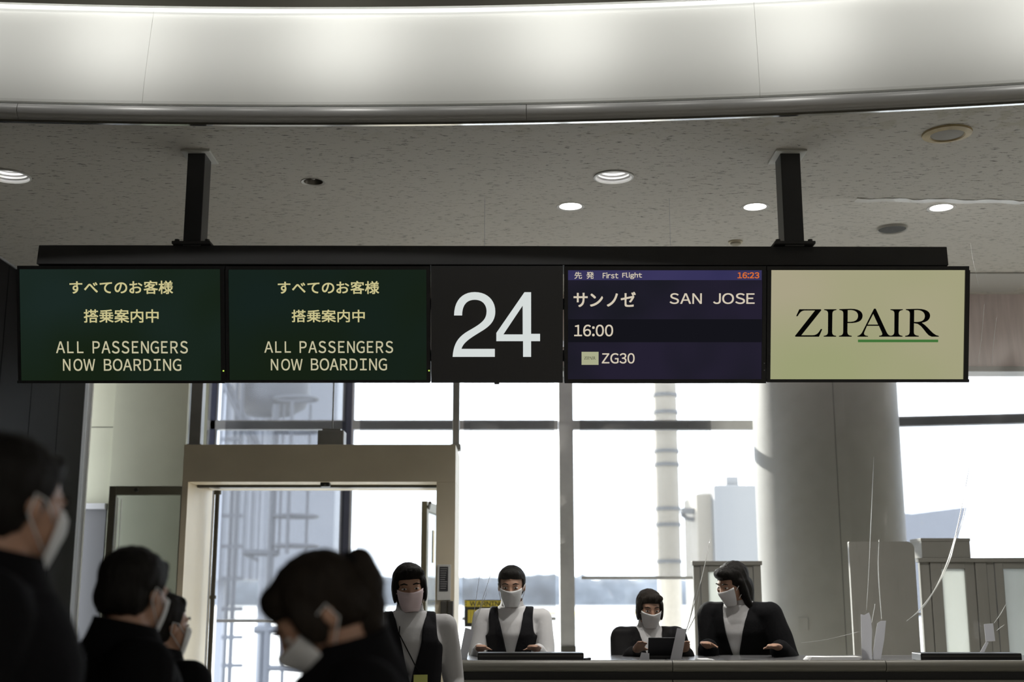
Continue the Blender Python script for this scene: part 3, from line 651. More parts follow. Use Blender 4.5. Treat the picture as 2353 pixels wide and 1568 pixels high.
# notice plate and lock box on the right pillar
nb = thing('notice_plate', 'pale plate with a dark notice on the right gate pillar', 'notice', aty(1019, 1340, YF-.01))
def fbox(px0, px1, py0, py1, y0, y1): return MB().box(gx(px0, YF, (py0+py1)/2), gx(px1, YF, (py0+py1)/2), y0, y1, aty(1019, py1, YF).z, aty(1019, py0, YF).z)
obj('plate', fbox(1005, 1036, 1298, 1380, YF-.02, YF), M['white_metal'], nb, bev=.002)
obj('notice', fbox(1010, 1030, 1303, 1359, YF-.024, YF-.02), mat('notice_dark', (.03, .03, .035), .5), nb)
ln = MB()
for k in range(10):
    y0 = 1307+k*5; b = fbox(1012, 1028-(k*7) % 6, y0, y0+1.2, YF-.026, YF-.024); ln.add(b.v, b.f)
obj('print_lines', ln, M['greyframe'], nb)
lk = thing('door_lock_box', 'dark narrow lock box under the notice plate', 'lock', aty(1028, 1410, YF-.01))
obj('case', fbox(1013, 1027, 1382, 1440, YF-.05, YF), M['steel_dark'], lk, bev=.004); obj('case_half', fbox(1029, 1042, 1382, 1440, YF-.04, YF), M['steel_dark'], lk, bev=.004)
# round steel pole by the left pillar, folded right leaf
pl = thing('door_pole', 'slim dark steel pole with a collar beside the left gate pillar', 'pole', (gx(501, 9.5, 1300), 9.5, 0))
xx = aty(497, 1200, 9.5).x
obj('tube', MB().tube([(xx, 9.5, 0), (xx, 9.5, zh0-.02)], .017, 16), M['steel_dark'], pl, smooth=True)
obj('chrome_edge', MB().box(xx-.028, xx-.019, 9.49, 9.51, 0, zh0-.02), M['chrome'], pl)
obj('collar', MB().lathe([(.016, -.012), (.026, -.012), (.026, .012), (.016, .012)], (xx, 9.5, aty(490, 1373, 9.5).z), 20), M['steel_dark'], pl, smooth=True)
obj('head_socket', MB().lathe([(.016, -.03), (.028, -.03), (.028, .0), (.016, .0)], (xx, 9.5, zh0-.012), 20), M['steel_dark'], pl, smooth=True)
def leaf(name, x0, y0, x1, y1, ztop, stile, label, num):
    """framed glass door leaf between two plan points"""
    a = Vector((x0, y0, 0)); b = Vector((x1, y1, 0)); d = (b-a).normalized(); nn = Vector((d.y, -d.x, 0)); L = (b-a).length
    T = lambda v: a+d*v.x+nn*v.y+Vector((0, 0, v.z))
    r = structroot(name, a)
    for s0 in (0, L-stile): obj('stile', MB().box(s0, s0+stile, -.022, .022, 0.01, ztop, T), M['olive'], r, bev=.003)
    obj('top_rail', MB().box(stile, L-stile, -.022, .022, ztop-.075, ztop, T), M['olive'], r, bev=.003)
    obj('bottom_rail', MB().box(stile, L-stile, -.022, .022, 0.01, .18, T), M['olive'], r, bev=.003)
    obj('pane', MB().box(stile, L-stile, -.004, .004, .18, ztop-.075, T), M['glass'], r)
    return r, T, L
lx0 = aty(248, 1200, 10.45).x; lx1 = aty(430, 1200, 10.45).x; ztl = aty(330, 1118, 10.45).z
r, T, L = leaf('door_1', lx0, 10.45, lx1, 10.45, ztl, .06, '', 1)
for k, (off, w_) in enumerate(((.066, .008), (.084, .012), (.112, .008))): obj('chrome_rod', MB().tube([T(Vector((off, .03, .1))), T(Vector((off, .03, ztl-.085-.012*k)))], w_/2, 10), M['chrome'], r, smooth=True)
c = T(Vector((.24, .03, ztl-.035))); obj('door_stop', MB().tube([c, c+Vector((0, -.05, 0))], .016, 14), M['steel_dark'], r, smooth=True)
rx = aty(976, 1200, 9.70).x
r, T, L = leaf('door_2', rx-.005, 9.70, rx+.09, 10.4, 2.22, .07, '', 2)
obj('pull_handle', MB().tube([T(Vector((.12, .05, 1.75))), T(Vector((.12, .05, 2.0)))], .012, 12), M['chrome'], r)
obj('closer_arm', MB().tube([(rx+.045, 9.6, 2.2), (rx+.01, 9.9, 2.15)], .012, 10), M['steel_dark'], r)

# ------------------------------------------------------------------ warning sign on the glass
WY = 11.3
ws = thing('warning_sign', 'yellow and black WARNING board by the window behind the counter', 'warning sign', aty(1120, 1410, WY))
def wT(px, py, y): return aty(px, py, y)
def wbox(px0, px1, py0, py1, y0, y1):
    a = aty(px0, py1, WY); b = aty(px1, py0, WY); return MB().box(a.x, b.x, y0, y1, a.z, b.z)
obj('board', wbox(1067, 1172, 1379, 1441, WY, WY+.02), M['wblack'], ws, bev=.002)
obj('yellow_band', wbox(1072, 1168, 1381, 1395, WY-.003, WY), M['yellow'], ws)
st = MB()
for k in range(3):
    a = aty(1067.5, 1381+k*5, WY); b = aty(1071.5, 1384+k*5, WY); st.box(a.x, b.x, WY-.003, WY, b.z, a.z)
obj('hazard_marks', st, M['yellow'], ws)
obj('door_symbol', wbox(1075, 1101, 1402, 1432, WY-.003, WY), M['yellow'], ws)
dm = MB()
for q in (1081, 1088, 1095): b = wbox(q, q+.8, 1404, 1430, WY-.005, WY-.003); dm.add(b.v, b.f)
obj('symbol_lines', dm, M['wblack'], ws)
def ytext(body, px0, py0, px1, py1, y, m, root, fatten=0, name='lettering'):
    mb = layout(body, 0 if ord(body[0]) < 127 else 1.0); X = [v.x for v in mb.v]; Y = [v.y for v in mb.v]; a = aty(px0, py1, WY); b = aty(px1, py0, WY)
    mb.v = [Vector((a.x+(v.x-min(X))/(max(X)-min(X))*(b.x-a.x), y, a.z+(v.y-min(Y))/(max(Y)-min(Y))*(b.z-a.z))) for v in mb.v]
    me = bpy.data.meshes.new('lettering'); me.from_pydata([tuple(v) for v in mb.v], [], mb.f)
    obj(name, bold(me, .0012, Vector((1, 0, 0)), Vector((0, 0, 1)), Vector((0, -1, 0))), m, root)
ytext('WARNING', 1080, 1383, 1158, 1393, WY-.004, M['wblack'], ws)
ytext('開けたら', 1107, 1405, 1160, 1415, WY-.002, M['yellow'], ws, .015); ytext('閉める', 1107, 1418, 1150, 1428, WY-.002, M['yellow'], ws, .015)
for q in (1080, 1160): obj('stand_leg', wbox(q-1, q+1, 1441, 1600, WY+.002, WY+.018).box(aty(q-1, 1441, WY).x, aty(q+1, 1441, WY).x, WY+.002, WY+.018, 0, aty(q, 1595, WY).z), M['steel_dark'], ws)

# ------------------------------------------------------------------ counter
CY = 6.8; CH = 1.157; CX0 = aty(1054, 1530, CY).x; CX1 = 7.5
ct = thing('service_counter', 'long dark topped check-in counter with olive grey front panels', 'counter', ((CX0+CX1)/2, 7.2, 0))
jo = [CX0, aty(1546, 1530, CY).x, aty(2037, 1530, CY).x, aty(2530, 1530, CY).x, 5.1, 6.3, CX1]
for a, b in zip(jo, jo[1:]):
    obj('counter_top', MB().box(a+.002, b-.002, CY+.02, CY+.78, CH-.035, CH), M['countertop'], ct, bev=.003)
    rings = []
    for x in (a+.002, b-.002): rings.append([Vector((x, CY+.03-.03*math.sin(t), CH-.022-.030*math.cos(t)*-1*-1)) for t in [math.pi*i/10 for i in range(11)]]+[Vector((x, CY+.05, CH-.022+.03)), Vector((x, CY+.05, CH-.052))])
    obj('front_nosing', MB().rings([[r_[i] for i in range(11)] for r_ in rings], True, True), M['counternose'], ct, smooth=True)
    obj('front_panel', MB().box(a+.002, b-.002, CY+.012, CY+.03, .12, CH-.093), M['counterpanel'], ct, bev=.003)
obj('recess', MB().box(CX0+.01, CX1-.01, CY+.03, CY+.05, .1, CH-.035), M['counterdark'], ct)
obj('body', MB().box(CX0+.01, CX1-.01, CY+.05, CY+.70, .1, CH-.04), M['counterpanel'], ct)
obj('end_panel', MB().box(CX0-.004, CX0+.01, CY+.012, CY+.76, .0, CH-.03), M['counterdark'], ct)
obj('plinth', MB().box(CX0+.03, CX1-.03, CY+.08, CY+.66, 0, .1), M['counterdark'], ct)
# things on the counter
def cpt(px, Y): return aty(px, 1520, Y).x
def bar(px0, px1, Y, h, d, label, name='keyboard_rest', cat='equipment'):
    a, b = cpt(px0, Y), cpt(px1, Y); r = thing(name, label, cat, ((a+b)/2, Y, CH))
    obj('case', MB().box(a, b, Y-d/2, Y+d/2, CH, CH+h), M['gadget'], r, bev=.005)
    obj('edge_strip', MB().box(a+.006, b-.006, Y-d/2-.002, Y-d/2, CH+h*.55, CH+h*.7), M['steel_dark'], r)
    return r
bar(1098, 1340, 6.98, .042, .14, 'long black boarding pass reader lying left on the counter, before the vested clerk')
bar(2106, 2336, 6.98, .040, .16, 'long black box lying at the far right of the counter')
t = thing('pen', 'short dark pen end lying on the counter beside the black reader', 'pen', (cpt(1350, 6.97), 6.97, CH))
obj('barrel', MB().tube([(cpt(1343, 6.97), 6.97, CH+.006), (cpt(1354, 6.97), 7.0, CH+.006)], .006, 10), M['gadget'], t); obj('cap', MB().tube([(cpt(1352, 6.97), 6.995, CH+.006), (cpt(1357, 6.97), 7.01, CH+.006)], .0068, 10), M['gadget'], t)
# notebook computer behind clerk three
lp = thing('laptop', 'open black laptop seen from behind in front of the young clerk', 'laptop', (cpt(1510, 7.2), 7.2, CH))
a, b = cpt(1489, 7.15), cpt(1568, 7.15)
obj('base', MB().box(a, b, 7.15, 7.36, CH, CH+.018), M['gadget'], lp, bev=.004)
obj('screen_back', MB().hexa([(a, 7.15, CH+.018), (b, 7.15, CH+.018), (b, 7.158, CH+.018), (a, 7.158, CH+.018)], [(a, 7.10, CH+.115), (b, 7.10, CH+.115), (b, 7.108, CH+.117), (a, 7.108, CH+.117)]), M['gadget'], lp, bev=.002)
for nm, px0, px1, n_, lb in (('paper_stack', 1853, 1975, 5, 'stack of white papers on the counter left of the taped curtain corner'), ('paper_stack', 1602, 1640, 2, 'two thin sheets lying near the partition on the counter')):
    a, b = cpt(px0, 6.98), cpt(px1, 6.98); t = thing(nm, lb, 'papers', ((a+b)/2, 6.98, CH), 'papers on the counter')
    for k in range(n_): obj('sheet', MB().box(a+.004*k, b-.007*((k*3) % 4), 6.9+.004*k, 7.06, CH+.004*k, CH+.0036+.004*k), M['paper'], t)

# ------------------------------------------------------------------ partitions behind the counter
def pframe(px0, px1, py0, Y, stile, name, label, angle=0, pane='frost', post=None, pyb=1520):
    a = aty(px0, py0, Y); b = aty(px1, py0, Y); L = b.x-a.x; d = Vector((math.cos(angle), math.sin(angle), 0)); nn = Vector((-d.y, d.x, 0)); L = L/math.cos(angle)
    T = lambda v: Vector((a.x, Y, 0))+d*v.x+nn*v.y+Vector((0, 0, v.z))
    r = thing(name, label, 'partition', T(Vector((L/2, 0, 0))), 'partitions behind the counter'); zt_ = a.z
    for s0 in (0, L-stile): 
        obj('stile', MB().box(s0, s0+stile*.45, -.02, .02, 0, zt_-.012, T), M['partition'], r, bev=.003); obj('stile', MB().box(s0+stile*.48, s0+stile, -.026, .026, 0, zt_-.03, T), M['partition'], r, bev=.003)
    obj('cap_rail', MB().box(-.01, L+.01, -.035, .035, zt_-.03, zt_, T), M['partition'], r, bev=.004)
    obj('top_rail', MB().box(stile, L-stile, -.024, .024, zt_-.075, zt_-.03, T), M['partition'], r, bev=.003)
    obj('bottom_rail', MB().box(stile, L-stile, -.024, .024, .05, .2, T), M['partition'], r, bev=.003)
    obj('pane', MB().box(stile, L-stile, -.005, .005, .2, zt_-.075, T), M[pane], r)
    return r, T, L
pframe(1592, 1746, 1290, 9.2, .105, 'framed_partition', 'grey framed partition with one pale pane behind the long haired clerk')
PY = 8.8
a = aty(1950, 1245, PY); b = aty(2100, 1245, PY); rc = .05; poly = []
for cxx, czz, a0 in ((b.x-rc, a.z-rc, 0), (a.x+.01, a.z-.01, 90)):
    rr = rc if a0 == 0 else .01
    for i in range(7): t = math.radians(a0+90*i/6); poly.append((cxx+rr*math.cos(t), czz+rr*math.sin(t)))
poly += [(a.x, .03), (b.x, .03)]
r = thing('screen_board', 'plain grey board with one rounded corner, before the round column', 'screen board', ((a.x+b.x)/2, PY, 0))
obj('board', MB().prism(poly, (0, PY, 0), (1, 0, 0), (0, 0, 1), (0, .035, 0)), M['partition'], r)
for q in (a.x+.06, b.x-.06): obj('foot', MB().box(q-.03, q+.03, PY-.18, PY+.21, 0, .03), M['steel_dark'], r, bev=.004)
pframe(2110, 2262, 1283, 8.9, .15, 'framed_partition', 'grey framed partition with frosted pane under the plain box')
pr, T, L = pframe(2264, 2500, 1283, 8.9, .11, 'framed_partition', 'grey framed partition meeting the first at an angle, rightmost', angle=-.18)
a = aty(2109, 1239, 8.95); b = aty(2223, 1281, 8.95)
bx = thing('plain_box', 'plain grey box standing on top of the framed partition', 'box', ((a.x+b.x)/2, 8.98, aty(2109, 1283, 8.9).z))
zb = aty(2110, 1283, 8.9).z
obj('box_body', MB().box(a.x, b.x, 8.88, 9.12, zb, a.z), M['partition'], bx, bev=.004); obj('box_lid', MB().box(a.x-.003, b.x+.003, 8.877, 9.123, a.z-.02, a.z+.002), M['partition'], bx, bev=.002)

# ------------------------------------------------------------------ clear vinyl curtains and tape
def vinyl(px0, px1, Y, ztop, label, anchors, kz=CH+.02, seed=0):
    xa = aty(px0, 1300, Y).x; xb = aty(px1, 1300, Y).x; NX, NZ = 120, 40; rows = []
    for j in range(NZ+1):
        z = kz+(ztop-kz)*j/NZ; row = []
        for i in range(NX+1):
            x = xa+(xb-xa)*i/NX; y = Y+.006*math.sin(x*5+seed)+.01*mnoise.noise(Vector((x*1.5, z*.5, seed)))
            for (ax, az) in anchors:
                dx = x-ax; dz = z-az; rr = math.hypot(dx, dz)+.05; an = math.atan2(dx, max(dz, .01))
                y += .010*math.sin(an*34+seed)*math.exp(-rr*1.6)*min(1, rr*6)
            row.append(Vector((x, y, z)))
        rows.append(row)
    r = thing('vinyl_curtain', label, 'curtain', ((xa+xb)/2, Y, ztop), 'clear vinyl curtains over the counter')
    obj('film', MB().rings(rows, False, False), M['vinyl'], r, smooth='all')
    return r
def fold(root, pts, Y, rad=.0022):
    P = [aty(px, py, Y) for px, py in pts]; Q = []
    for i in range(len(P)-1):
        p0 = P[max(i-1, 0)]; p1 = P[i]; p2 = P[i+1]; p3 = P[min(i+2, len(P)-1)]
        for k in range(6): t = k/6; Q.append(.5*((2*p1)+(p2-p0)*t+(2*p0-5*p1+4*p2-p3)*t*t+(3*p1-p0-3*p2+p3)*t**3))
    Q.append(P[-1]); n_ = len(Q)
    obj('crease', MB().tube(Q, [max(.0005, rad*math.sin(math.pi*(i+.6)/(n_+.2))**.5) for i in range(n_)], 6), M['vfold'], root, smooth='all')
VY = 7.18
a1 = aty(1085, 1445, VY); a2 = aty(1577, 1448, VY); a3 = aty(1996, 1410, VY); a4 = aty(2028, 1427, VY); a5 = aty(2281, 1434, VY)
v1 = vinyl(1078, 1590, VY, 2.95, 'clear vinyl curtain hung behind the sign, between the steel gate and the partition', [(a1.x, a1.z), (a2.x, a2.z)], seed=1)
obj('top_batten', MB().box(aty(1078, 1300, VY).x, aty(1590, 1300, VY).x, VY-.015, VY+.015, 2.94, 2.97), M['alu'], v1)
for px in (1110, 1560): obj('hanging_wire', MB().tube([(aty(px, 1300, VY).x, VY, 2.96), (aty(px, 1300, VY).x, VY, ZC)], .0012, 6), M['alu'], v1)
v2 = vinyl(1960, 2560, VY+.02, ZC-.01, 'clear vinyl curtain taped to the ceiling, in front of the column and partitions', [(a3.x, a3.z), (a4.x, a4.z), (a5.x, a5.z)], seed=7)
for pts in ([(1085, 1444), (1108, 1380), (1150, 1250)], [(1083, 1444), (1092, 1390), (1105, 1300)], [(1087, 1445), (1100, 1410), (1120, 1360)]): fold(v1, pts, VY-.005, .0013)
for pts in ([(1577, 1450), (1592, 1400), (1612, 1330), (1632, 1240)], [(1579, 1452), (1600, 1410), (1606, 1370)], [(1576, 1450), (1586, 1420), (1596, 1370), (1600, 1345)]): fold(v1, pts, VY-.005, .0022)
fold(v2, [(1991, 1403), (1996, 1320), (2000, 1230), (2004, 1140), (2008, 1050)], VY+.01, .002)
fold(v2, [(2026, 1424), (2021, 1360), (2018, 1300), (2020, 1240)], VY+.01, .003)
fold(v2, [(2003, 1432), (2007, 1410), (2011, 1388)], VY+.01, .002)
fold(v2, [(2083, 1428), (2110, 1405), (2145, 1360), (2170, 1310), (2188, 1260), (2205, 1190), (2230, 1060)], VY+.01, .0034)
fold(v2, [(2085, 1426), (2120, 1398), (2155, 1345), (2182, 1290), (2196, 1240), (2215, 1180), (2250, 1010)], VY+.01, .002)
fold(v2, [(2284, 1433), (2300, 1410), (2312, 1388)], VY+.01, .002); fold(v2, [(2290, 1450), (2300, 1442), (2308, 1436)], VY+.01, .0018)
for pts in ([(2230, 560), (2236, 600), (2250, 660)], [(2262, 700), (2255, 780), (2248, 835)], [(2290, 730), (2282, 800), (2280, 835)]): fold(v2, pts, VY+.01, .0012)
fold(v2, [(1840, 1478), (1900, 1470), (1975, 1452)], VY+.01, .001)
# tape along the ceiling
tp = MB(); pts = []
for i in range(40):
    px = 1966+(2600-1966)*i/39; c = atz(px, 459+5*math.sin(i*.9)*.3+(px-1966)*.012, ZC); pts.append(c)
L_ = [[p+Vector((0, -.034-.006*math.sin(i*2.1), -.003-.002*math.sin(i*1.7))) for i, p in enumerate(pts)], [p+Vector((0, .034+.006*math.sin(i*1.4), -.002)) for i, p in enumerate(pts)]]
o = obj('ceiling_tape', tp.rings(L_, False, False), filmmat('tape_clear', (.95, .95, .95), .25, gloss=.1, rough=.25, diff=(.92, .91, .88), translucent=.1, dif=.8), solid=.001)
tag(o, 'long crinkled strip of clear white tape along the ceiling', 'tape')
# tape strips on the counter
def strip(poly, Y, label, group='tape strips holding the vinyl'):
    P = [aty(px, py, Y) for px, py in poly]; n_ = len(P); dd = Vector((0, .002, 0))
    mb = MB().add(P+[p+dd for p in P], [tuple(range(n_))[::-1], tuple(range(n_, 2*n_))]+[(i, (i+1) % n_, n_+(i+1) % n_, n_+i) for i in range(n_)])
    o = obj('tape_strip', mb, M['tape']); tag(o, label, 'tape', group); return o
strip([(1069, 1443), (1089, 1449), (1072, 1518), (1054, 1518)], 7.14, 'slanted white tape strip at the left end of the counter, by the gate')
strip([(1556, 1444), (1578, 1446), (1566, 1516), (1540, 1517)], 7.08, 'white tape strip on the counter beside the grey partition')
strip([(1474, 1500), (1492, 1502), (1492, 1523), (1467, 1523)], 7.0, 'short white tape piece left of the laptop')
strip([(1978, 1412), (1986, 1414), (1997, 1408), (2001, 1420), (2004, 1450), (2003, 1490), (2004, 1520), (1981, 1521), (1979, 1460)], 7.08, 'left strip of the pair of tapes crossing in front of the column')
strip([(2016, 1433), (2025, 1427), (2036, 1427), (2032, 1470), (2023, 1521), (2004, 1521), (2010, 1470)], 7.07, 'right strip of the pair of tapes crossing in front of the column')
strip([(2261, 1435), (2282, 1433), (2287, 1474), (2265, 1475)], 7.08, 'square of white tape hanging over the rightmost black box')
strip([(2266, 1475), (2272, 1477), (2255, 1515), (2243, 1521), (2241, 1518)], 7.07, 'twisted tail of tape leading down to the rightmost black box')

# ================================================================== OUTSIDE
GZ = -5.2
struct('ground', MB().box(-900, 900, 12.6, 2500, GZ-.2, GZ), M['apron'])
def gstripe(name, py0, py1, m, x0=-300, x1=300, tilt=0):
    y0 = atz(1176, py0, GZ).y; y1 = atz(1176, py1, GZ).y
    mb = MB().add([(x0, y1, GZ+.05), (x1, y1-tilt, GZ+.05), (x1, y0-tilt, GZ+.05), (x0, y0, GZ+.05)], [(0, 1, 2, 3)]); o = struct(name, mb, m)
gstripe('ground_strip', 1406, 1414, M['yline'], 5, 85); gstripe('ground_taxiway', 1432, 1420, M['greystrip']); gstripe('ground_pale_strip', 1404, 1398, M['wline'])
gstripe('ground_taxiway', 1446, 1439, M['greystrip'], -10, 60, 6)
# tree line
ty = 900; zb = GZ; n_ = 260; mb = MB(); front = []; back = []
ztop0 = aty(1200, 1326, ty).z
rows = [[], [], [], []]
for i in range(n_+1):
    x = -520+1000*i/n_; h = ztop0+6*mnoise.noise(Vector((x*.02, 0, 3)))+3.5*mnoise.noise(Vector((x*.11, 0, 1)))
    rows[0].append(Vector((x, ty-14, GZ))); rows[1].append(Vector((x, ty-10+3*mnoise.noise(Vector((x*.1, 5, 1))), GZ+(h-GZ)*.55))); rows[2].append(Vector((x, ty, h))); rows[3].append(Vector((x, ty+14, GZ)))
o = obj('tree_line', mb.rings(rows, False, False), M['tree'], smooth='all', kind='stuff'); tag(o, 'long even row of dark trees across the far side of the airfield', 'trees')
# ladders and tower
OY = 30
def O(px, py, Y=OY): return aty(px, py, Y)
def otube(mb, pts, r, Y=OY): return mb.tube([O(a, b, Y) for a, b in pts], r, 8)
t1 = thing('service_ladder', 'pale grey outdoor ladder with two close rails, leftmost outside the doorway', 'ladder', Vector((O(530, 1400).x, OY, GZ)))
for px, rr in ((512, .035), (543, .05), (556, .06)):
    a = O(px, 900); obj('rail', MB().tube([(a.x, OY, GZ), (a.x, OY, a.z+.8)], rr, 8), M['outgrey'], t1)
for py in (1010, 1070, 1120, 1186, 1256, 1330, 1400, 1465, 1530):
    a = O(510, py); b = O(558, py); obj('rung', MB().box(a.x, b.x, OY-.05, OY+.05, a.z-.045, a.z+.045), M['outgrey'], t1)
t2 = thing('caged_ladder', 'caged outdoor ladder with curved hoops under the round tank', 'ladder', Vector((O(670, 1400).x, OY, GZ)))
for px, rr in ((635, .09), (653, .03), (680, .045), (714, .035)):
    a = O(px, 930); obj('rail', MB().tube([(a.x, OY+(-.5 if px == 680 else 0), GZ if px == 635 else O(px, 1275).z), (a.x, OY+(-.5 if px == 680 else 0), a.z)], rr, 8), M['outgrey'], t2)
for py in (917, 991, 1118, 1187, 1255):
    a = O(632, py); b = O(730, py); c = (a+b)/2; R = (b.x-a.x)/2
    obj('hoop', MB().tube([Vector((c.x+R*math.cos(t), c.y+R*.8*math.sin(t), c.z)) for t in [2*math.pi*i/28 for i in range(28)]]+[Vector((c.x+R, c.y, c.z))], .045, 6), M['outgrey'], t2)
tk = thing('round_tank', 'round grey tank bottom seen above the caged ladder, behind the sign', 'tank', O(598, 925))
c = O(598, 905); R = (O(692, 905).x-O(505, 905).x)/2
obj('tank_shell', MB().lathe([(.05, -.42), (R*.55, -.36), (R*.9, -.16), (R, .05), (R, 2.2), (R*.9, 2.4), (.05, 2.5)], (c.x, OY+1.2, c.z), 40), M['outgrey'], tk, smooth=True)
obj('support_column', MB().tube([(c.x, OY+1.3, GZ), (c.x, OY+1.3, c.z-.3)], .12, 12), M['outwhite'], tk)
obj('brace_bar', MB().tube([O(496, 845, OY), O(600, 1060, OY)], .07, 8), M['outgrey'], tk); obj('brace_bar', MB().tube([O(508, 845, OY), O(614, 1060, OY)], .04, 8), M['outgrey'], tk)
obj('platform_rail', MB().tube([O(560, 1270), O(640, 1272)], .08, 8), M['outgrey'], t2); obj('platform_rail', MB().tube([O(562, 1274), O(594, 1289)], .04, 8), M['outgrey'], t2); obj('platform_rail', MB().tube([O(584, 1448), O(720, 1448)], .09, 8), M['outgrey'], t2)
for px in (601, 652): obj('platform_post', MB().tube([O(px, 1448), Vector((O(px, 1448).x, OY, GZ))], .05, 8), M['outgrey'], t2)
obj('platform_rail', MB().tube([O(610, 1536), O(720, 1536)], .07, 8), M['outgrey'], t2)
# boarding bridge with ribbed side
bb_ = thing('boarding_bridge', 'pale ribbed boarding bridge wall behind the outdoor ladders', 'boarding bridge', Vector((O(640, 1300, 34).x, 34, GZ)))
xa, xb = O(470, 1200, 34).x, O(768, 1200, 34).x; z0, z1 = O(600, 1332, 34).z, O(600, 780, 34).z
obj('side_wall', MB().box(xa, xb, 34, 37, z0, z1), M['outwhite'], bb_)
k = xa
while k < O(600, 1200, 34).x: obj('rib', MB().box(k, k+.06, 33.93, 34, z0, z1), M['outwhite'], bb_); k += .2
for q in (xa+.4, xb-.4): obj('support_leg', MB().box(q-.1, q+.1, 34.5, 34.7, GZ, z0), M['outwhite'], bb_)
# beige outdoor column with bands
oc = thing('outdoor_column', 'beige banded round column standing outside behind the right blind', 'column', Vector((O(1535, 1300, 16).x, 16, GZ)))
c = O(1535, 1200, 16); R = (O(1562, 1200, 16).x-O(1508, 1200, 16).x)/2
obj('shaft', MB().tube([(c.x, 16, GZ), (c.x, 16, 6)], R, 24), M['outbeige'], oc, smooth=True)
for py in (905, 945, 1035, 1066, 1168, 1205, 1290): z = O(1535, py, 16-R).z; obj('band', MB().tube([(c.x, 16, z-.022), (c.x, 16, z+.022)], R+.012, 24), M['outmetal'], oc, smooth=True)
# jet bridge cab on the right
cab = thing('bridge_cab', 'stepped grey bridge cab outside between the beige column and the round column', 'boarding bridge', Vector((O(1700, 1300, 20).x, 20, GZ)))
def obox(px0, px1, py0, py1, Y, d): a = O(px0, py1, Y); b = O(px1, py0, Y); return MB().box(a.x, b.x, Y, Y+d, a.z, b.z)
obj('cab_body', obox(1654, 1790, 1115, 1560, 20, 2.5), M['outmetal'], cab, bev=.02); obj('roof_unit', obox(1669, 1697, 1095, 1116, 20.1, .8), M['outmetal'], cab, bev=.01)
obj('side_housing', obox(1612, 1656, 1135, 1560, 20.3, 1.5), M['outbeige'], cab, bev=.02); obj('side_cap', obox(1637, 1656, 1117, 1136, 20.3, .8), M['outbeige'], cab)
obj('arm', MB().box(O(1566, 1180, 20.5).x, O(1615, 1180, 20.5).x, 20.5, 20.7, O(1600, 1180, 20.5).z, O(1600, 1168, 20.5).z), M['outmetal'], cab)
obj('arm_brace', MB().tube([O(1566, 1182, 20.6), O(1580, 1193, 20.6), O(1616, 1197, 20.6)], .035, 8), M['outmetal'], cab)
obj('cab_base', MB().box(O(1600, 1560, 20).x, O(1790, 1560, 20).x, 20.1, 22, GZ, O(1700, 1555, 20).z), M['outmetal'], cab)
sh = thing('bridge_roof', 'slanted pale grey roof end outside the right window above the plain box', 'boarding bridge', Vector((O(2140, 1200, 24).x, 24, GZ)))
P = [O(2050, 1178, 24), O(2096, 1181, 24), O(2223, 1165, 24), O(2196, 1262, 24), O(2170, 1420, 24), O(2050, 1420, 24)]; dd = Vector((0, 3, 0))
obj('roof_end', MB().add(P+[p+dd for p in P], [tuple(range(6))[::-1], tuple(range(6, 12))]+[(i, (i+1) % 6, 6+(i+1) % 6, 6+i) for i in range(6)]), M['outwhite'], sh)
for px in (2060, 2160): a = O(px, 1420, 24); obj('support_leg', MB().box(a.x-.1, a.x+.1, 24.5, 24.7, GZ, a.z+.05), M['outmetal'], sh)

# ================================================================== PEOPLE
SKIN = mat('skin', (.40, .23, .155), .5, sss=.08, noise=.05, nscale=30); LIP = mat('lips', (.36, .12, .10), .45)
HAIR = mat('hair_black', (.008, .007, .006), .6, spec=.15, bump=.5, bscale=35, stretch=(6, 6, .6), noise=.3, nscale=20)
HAIRB = mat('hair_brown', (.014, .010, .007), .6, spec=.15, bump=.5, bscale=35, stretch=(6, 6, .6), noise=.3, nscale=20)
MASK = mat('mask_white', (.72, .73, .74), .8, bump=.15, bscale=12, stretch=(.3, .3, 8)); MASKP = mat('mask_pinkish', (.66, .55, .58), .8, bump=.15, bscale=12, stretch=(.3, .3, 8))
EYEW = mat('eye_white', (.75, .73, .7), .3); IRIS = mat('iris_dark', (.02, .012, .008), .2)
COAT = mat('coat_black', (.006, .006, .007), .9, spec=.08, bump=.3, bscale=60); JACK = mat('jacket_black', (.006, .006, .007), .85, spec=.12, bump=.15, bscale=90); VEST = mat('vest_charcoal', (.009, .009, .011), .85, spec=.12, bump=.15, bscale=90)
SHIRT = mat('shirt_white', (.62, .62, .63), .75, bump=.1, bscale=40); SHIRTG = mat('shirt_grey', (.42, .42, .43), .75, bump=.1, bscale=40); TROU = mat('trousers_dark', (.02, .02, .024), .8); SHOE = mat('shoes', (.012, .011, .010), .35)
CARD = mat('id_card', (.55, .58, .16), .4)

def remesh(mb, vox, name, smooth_it=6):
    me = mesh_of(name, mb); o = bpy.data.objects.new(name, me); COL.objects.link(o)
    r_ = o.modifiers.new('r', 'REMESH'); r_.mode = 'VOXEL'; r_.voxel_size = vox
    s_ = o.modifiers.new('s', 'SMOOTH'); s_.factor = .5; s_.iterations = smooth_it
    dg = bpy.context.evaluated_depsgraph_get(); m2 = bpy.data.meshes.new_from_object(o.evaluated_get(dg)); bpy.data.objects.remove(o); return m2
def cutfaces(me, pred):
    bm = bmesh.new(); bm.from_mesh(me); d = [f for f in bm.faces if pred(f.calc_center_median())]; bmesh.ops.delete(bm, geom=d, context='FACES')
    bv = [v for v in bm.verts if v.is_boundary]
    for _ in range(14):
        nw = [(v, sum((e.other_vert(v).co for e in v.link_edges if e.is_boundary), Vector())/max(1, sum(1 for e in v.link_edges if e.is_boundary))) for v in bv]
        for v, c in nw: v.co = v.co.lerp(c, .5)
    bm.to_mesh(me); bm.free(); return me
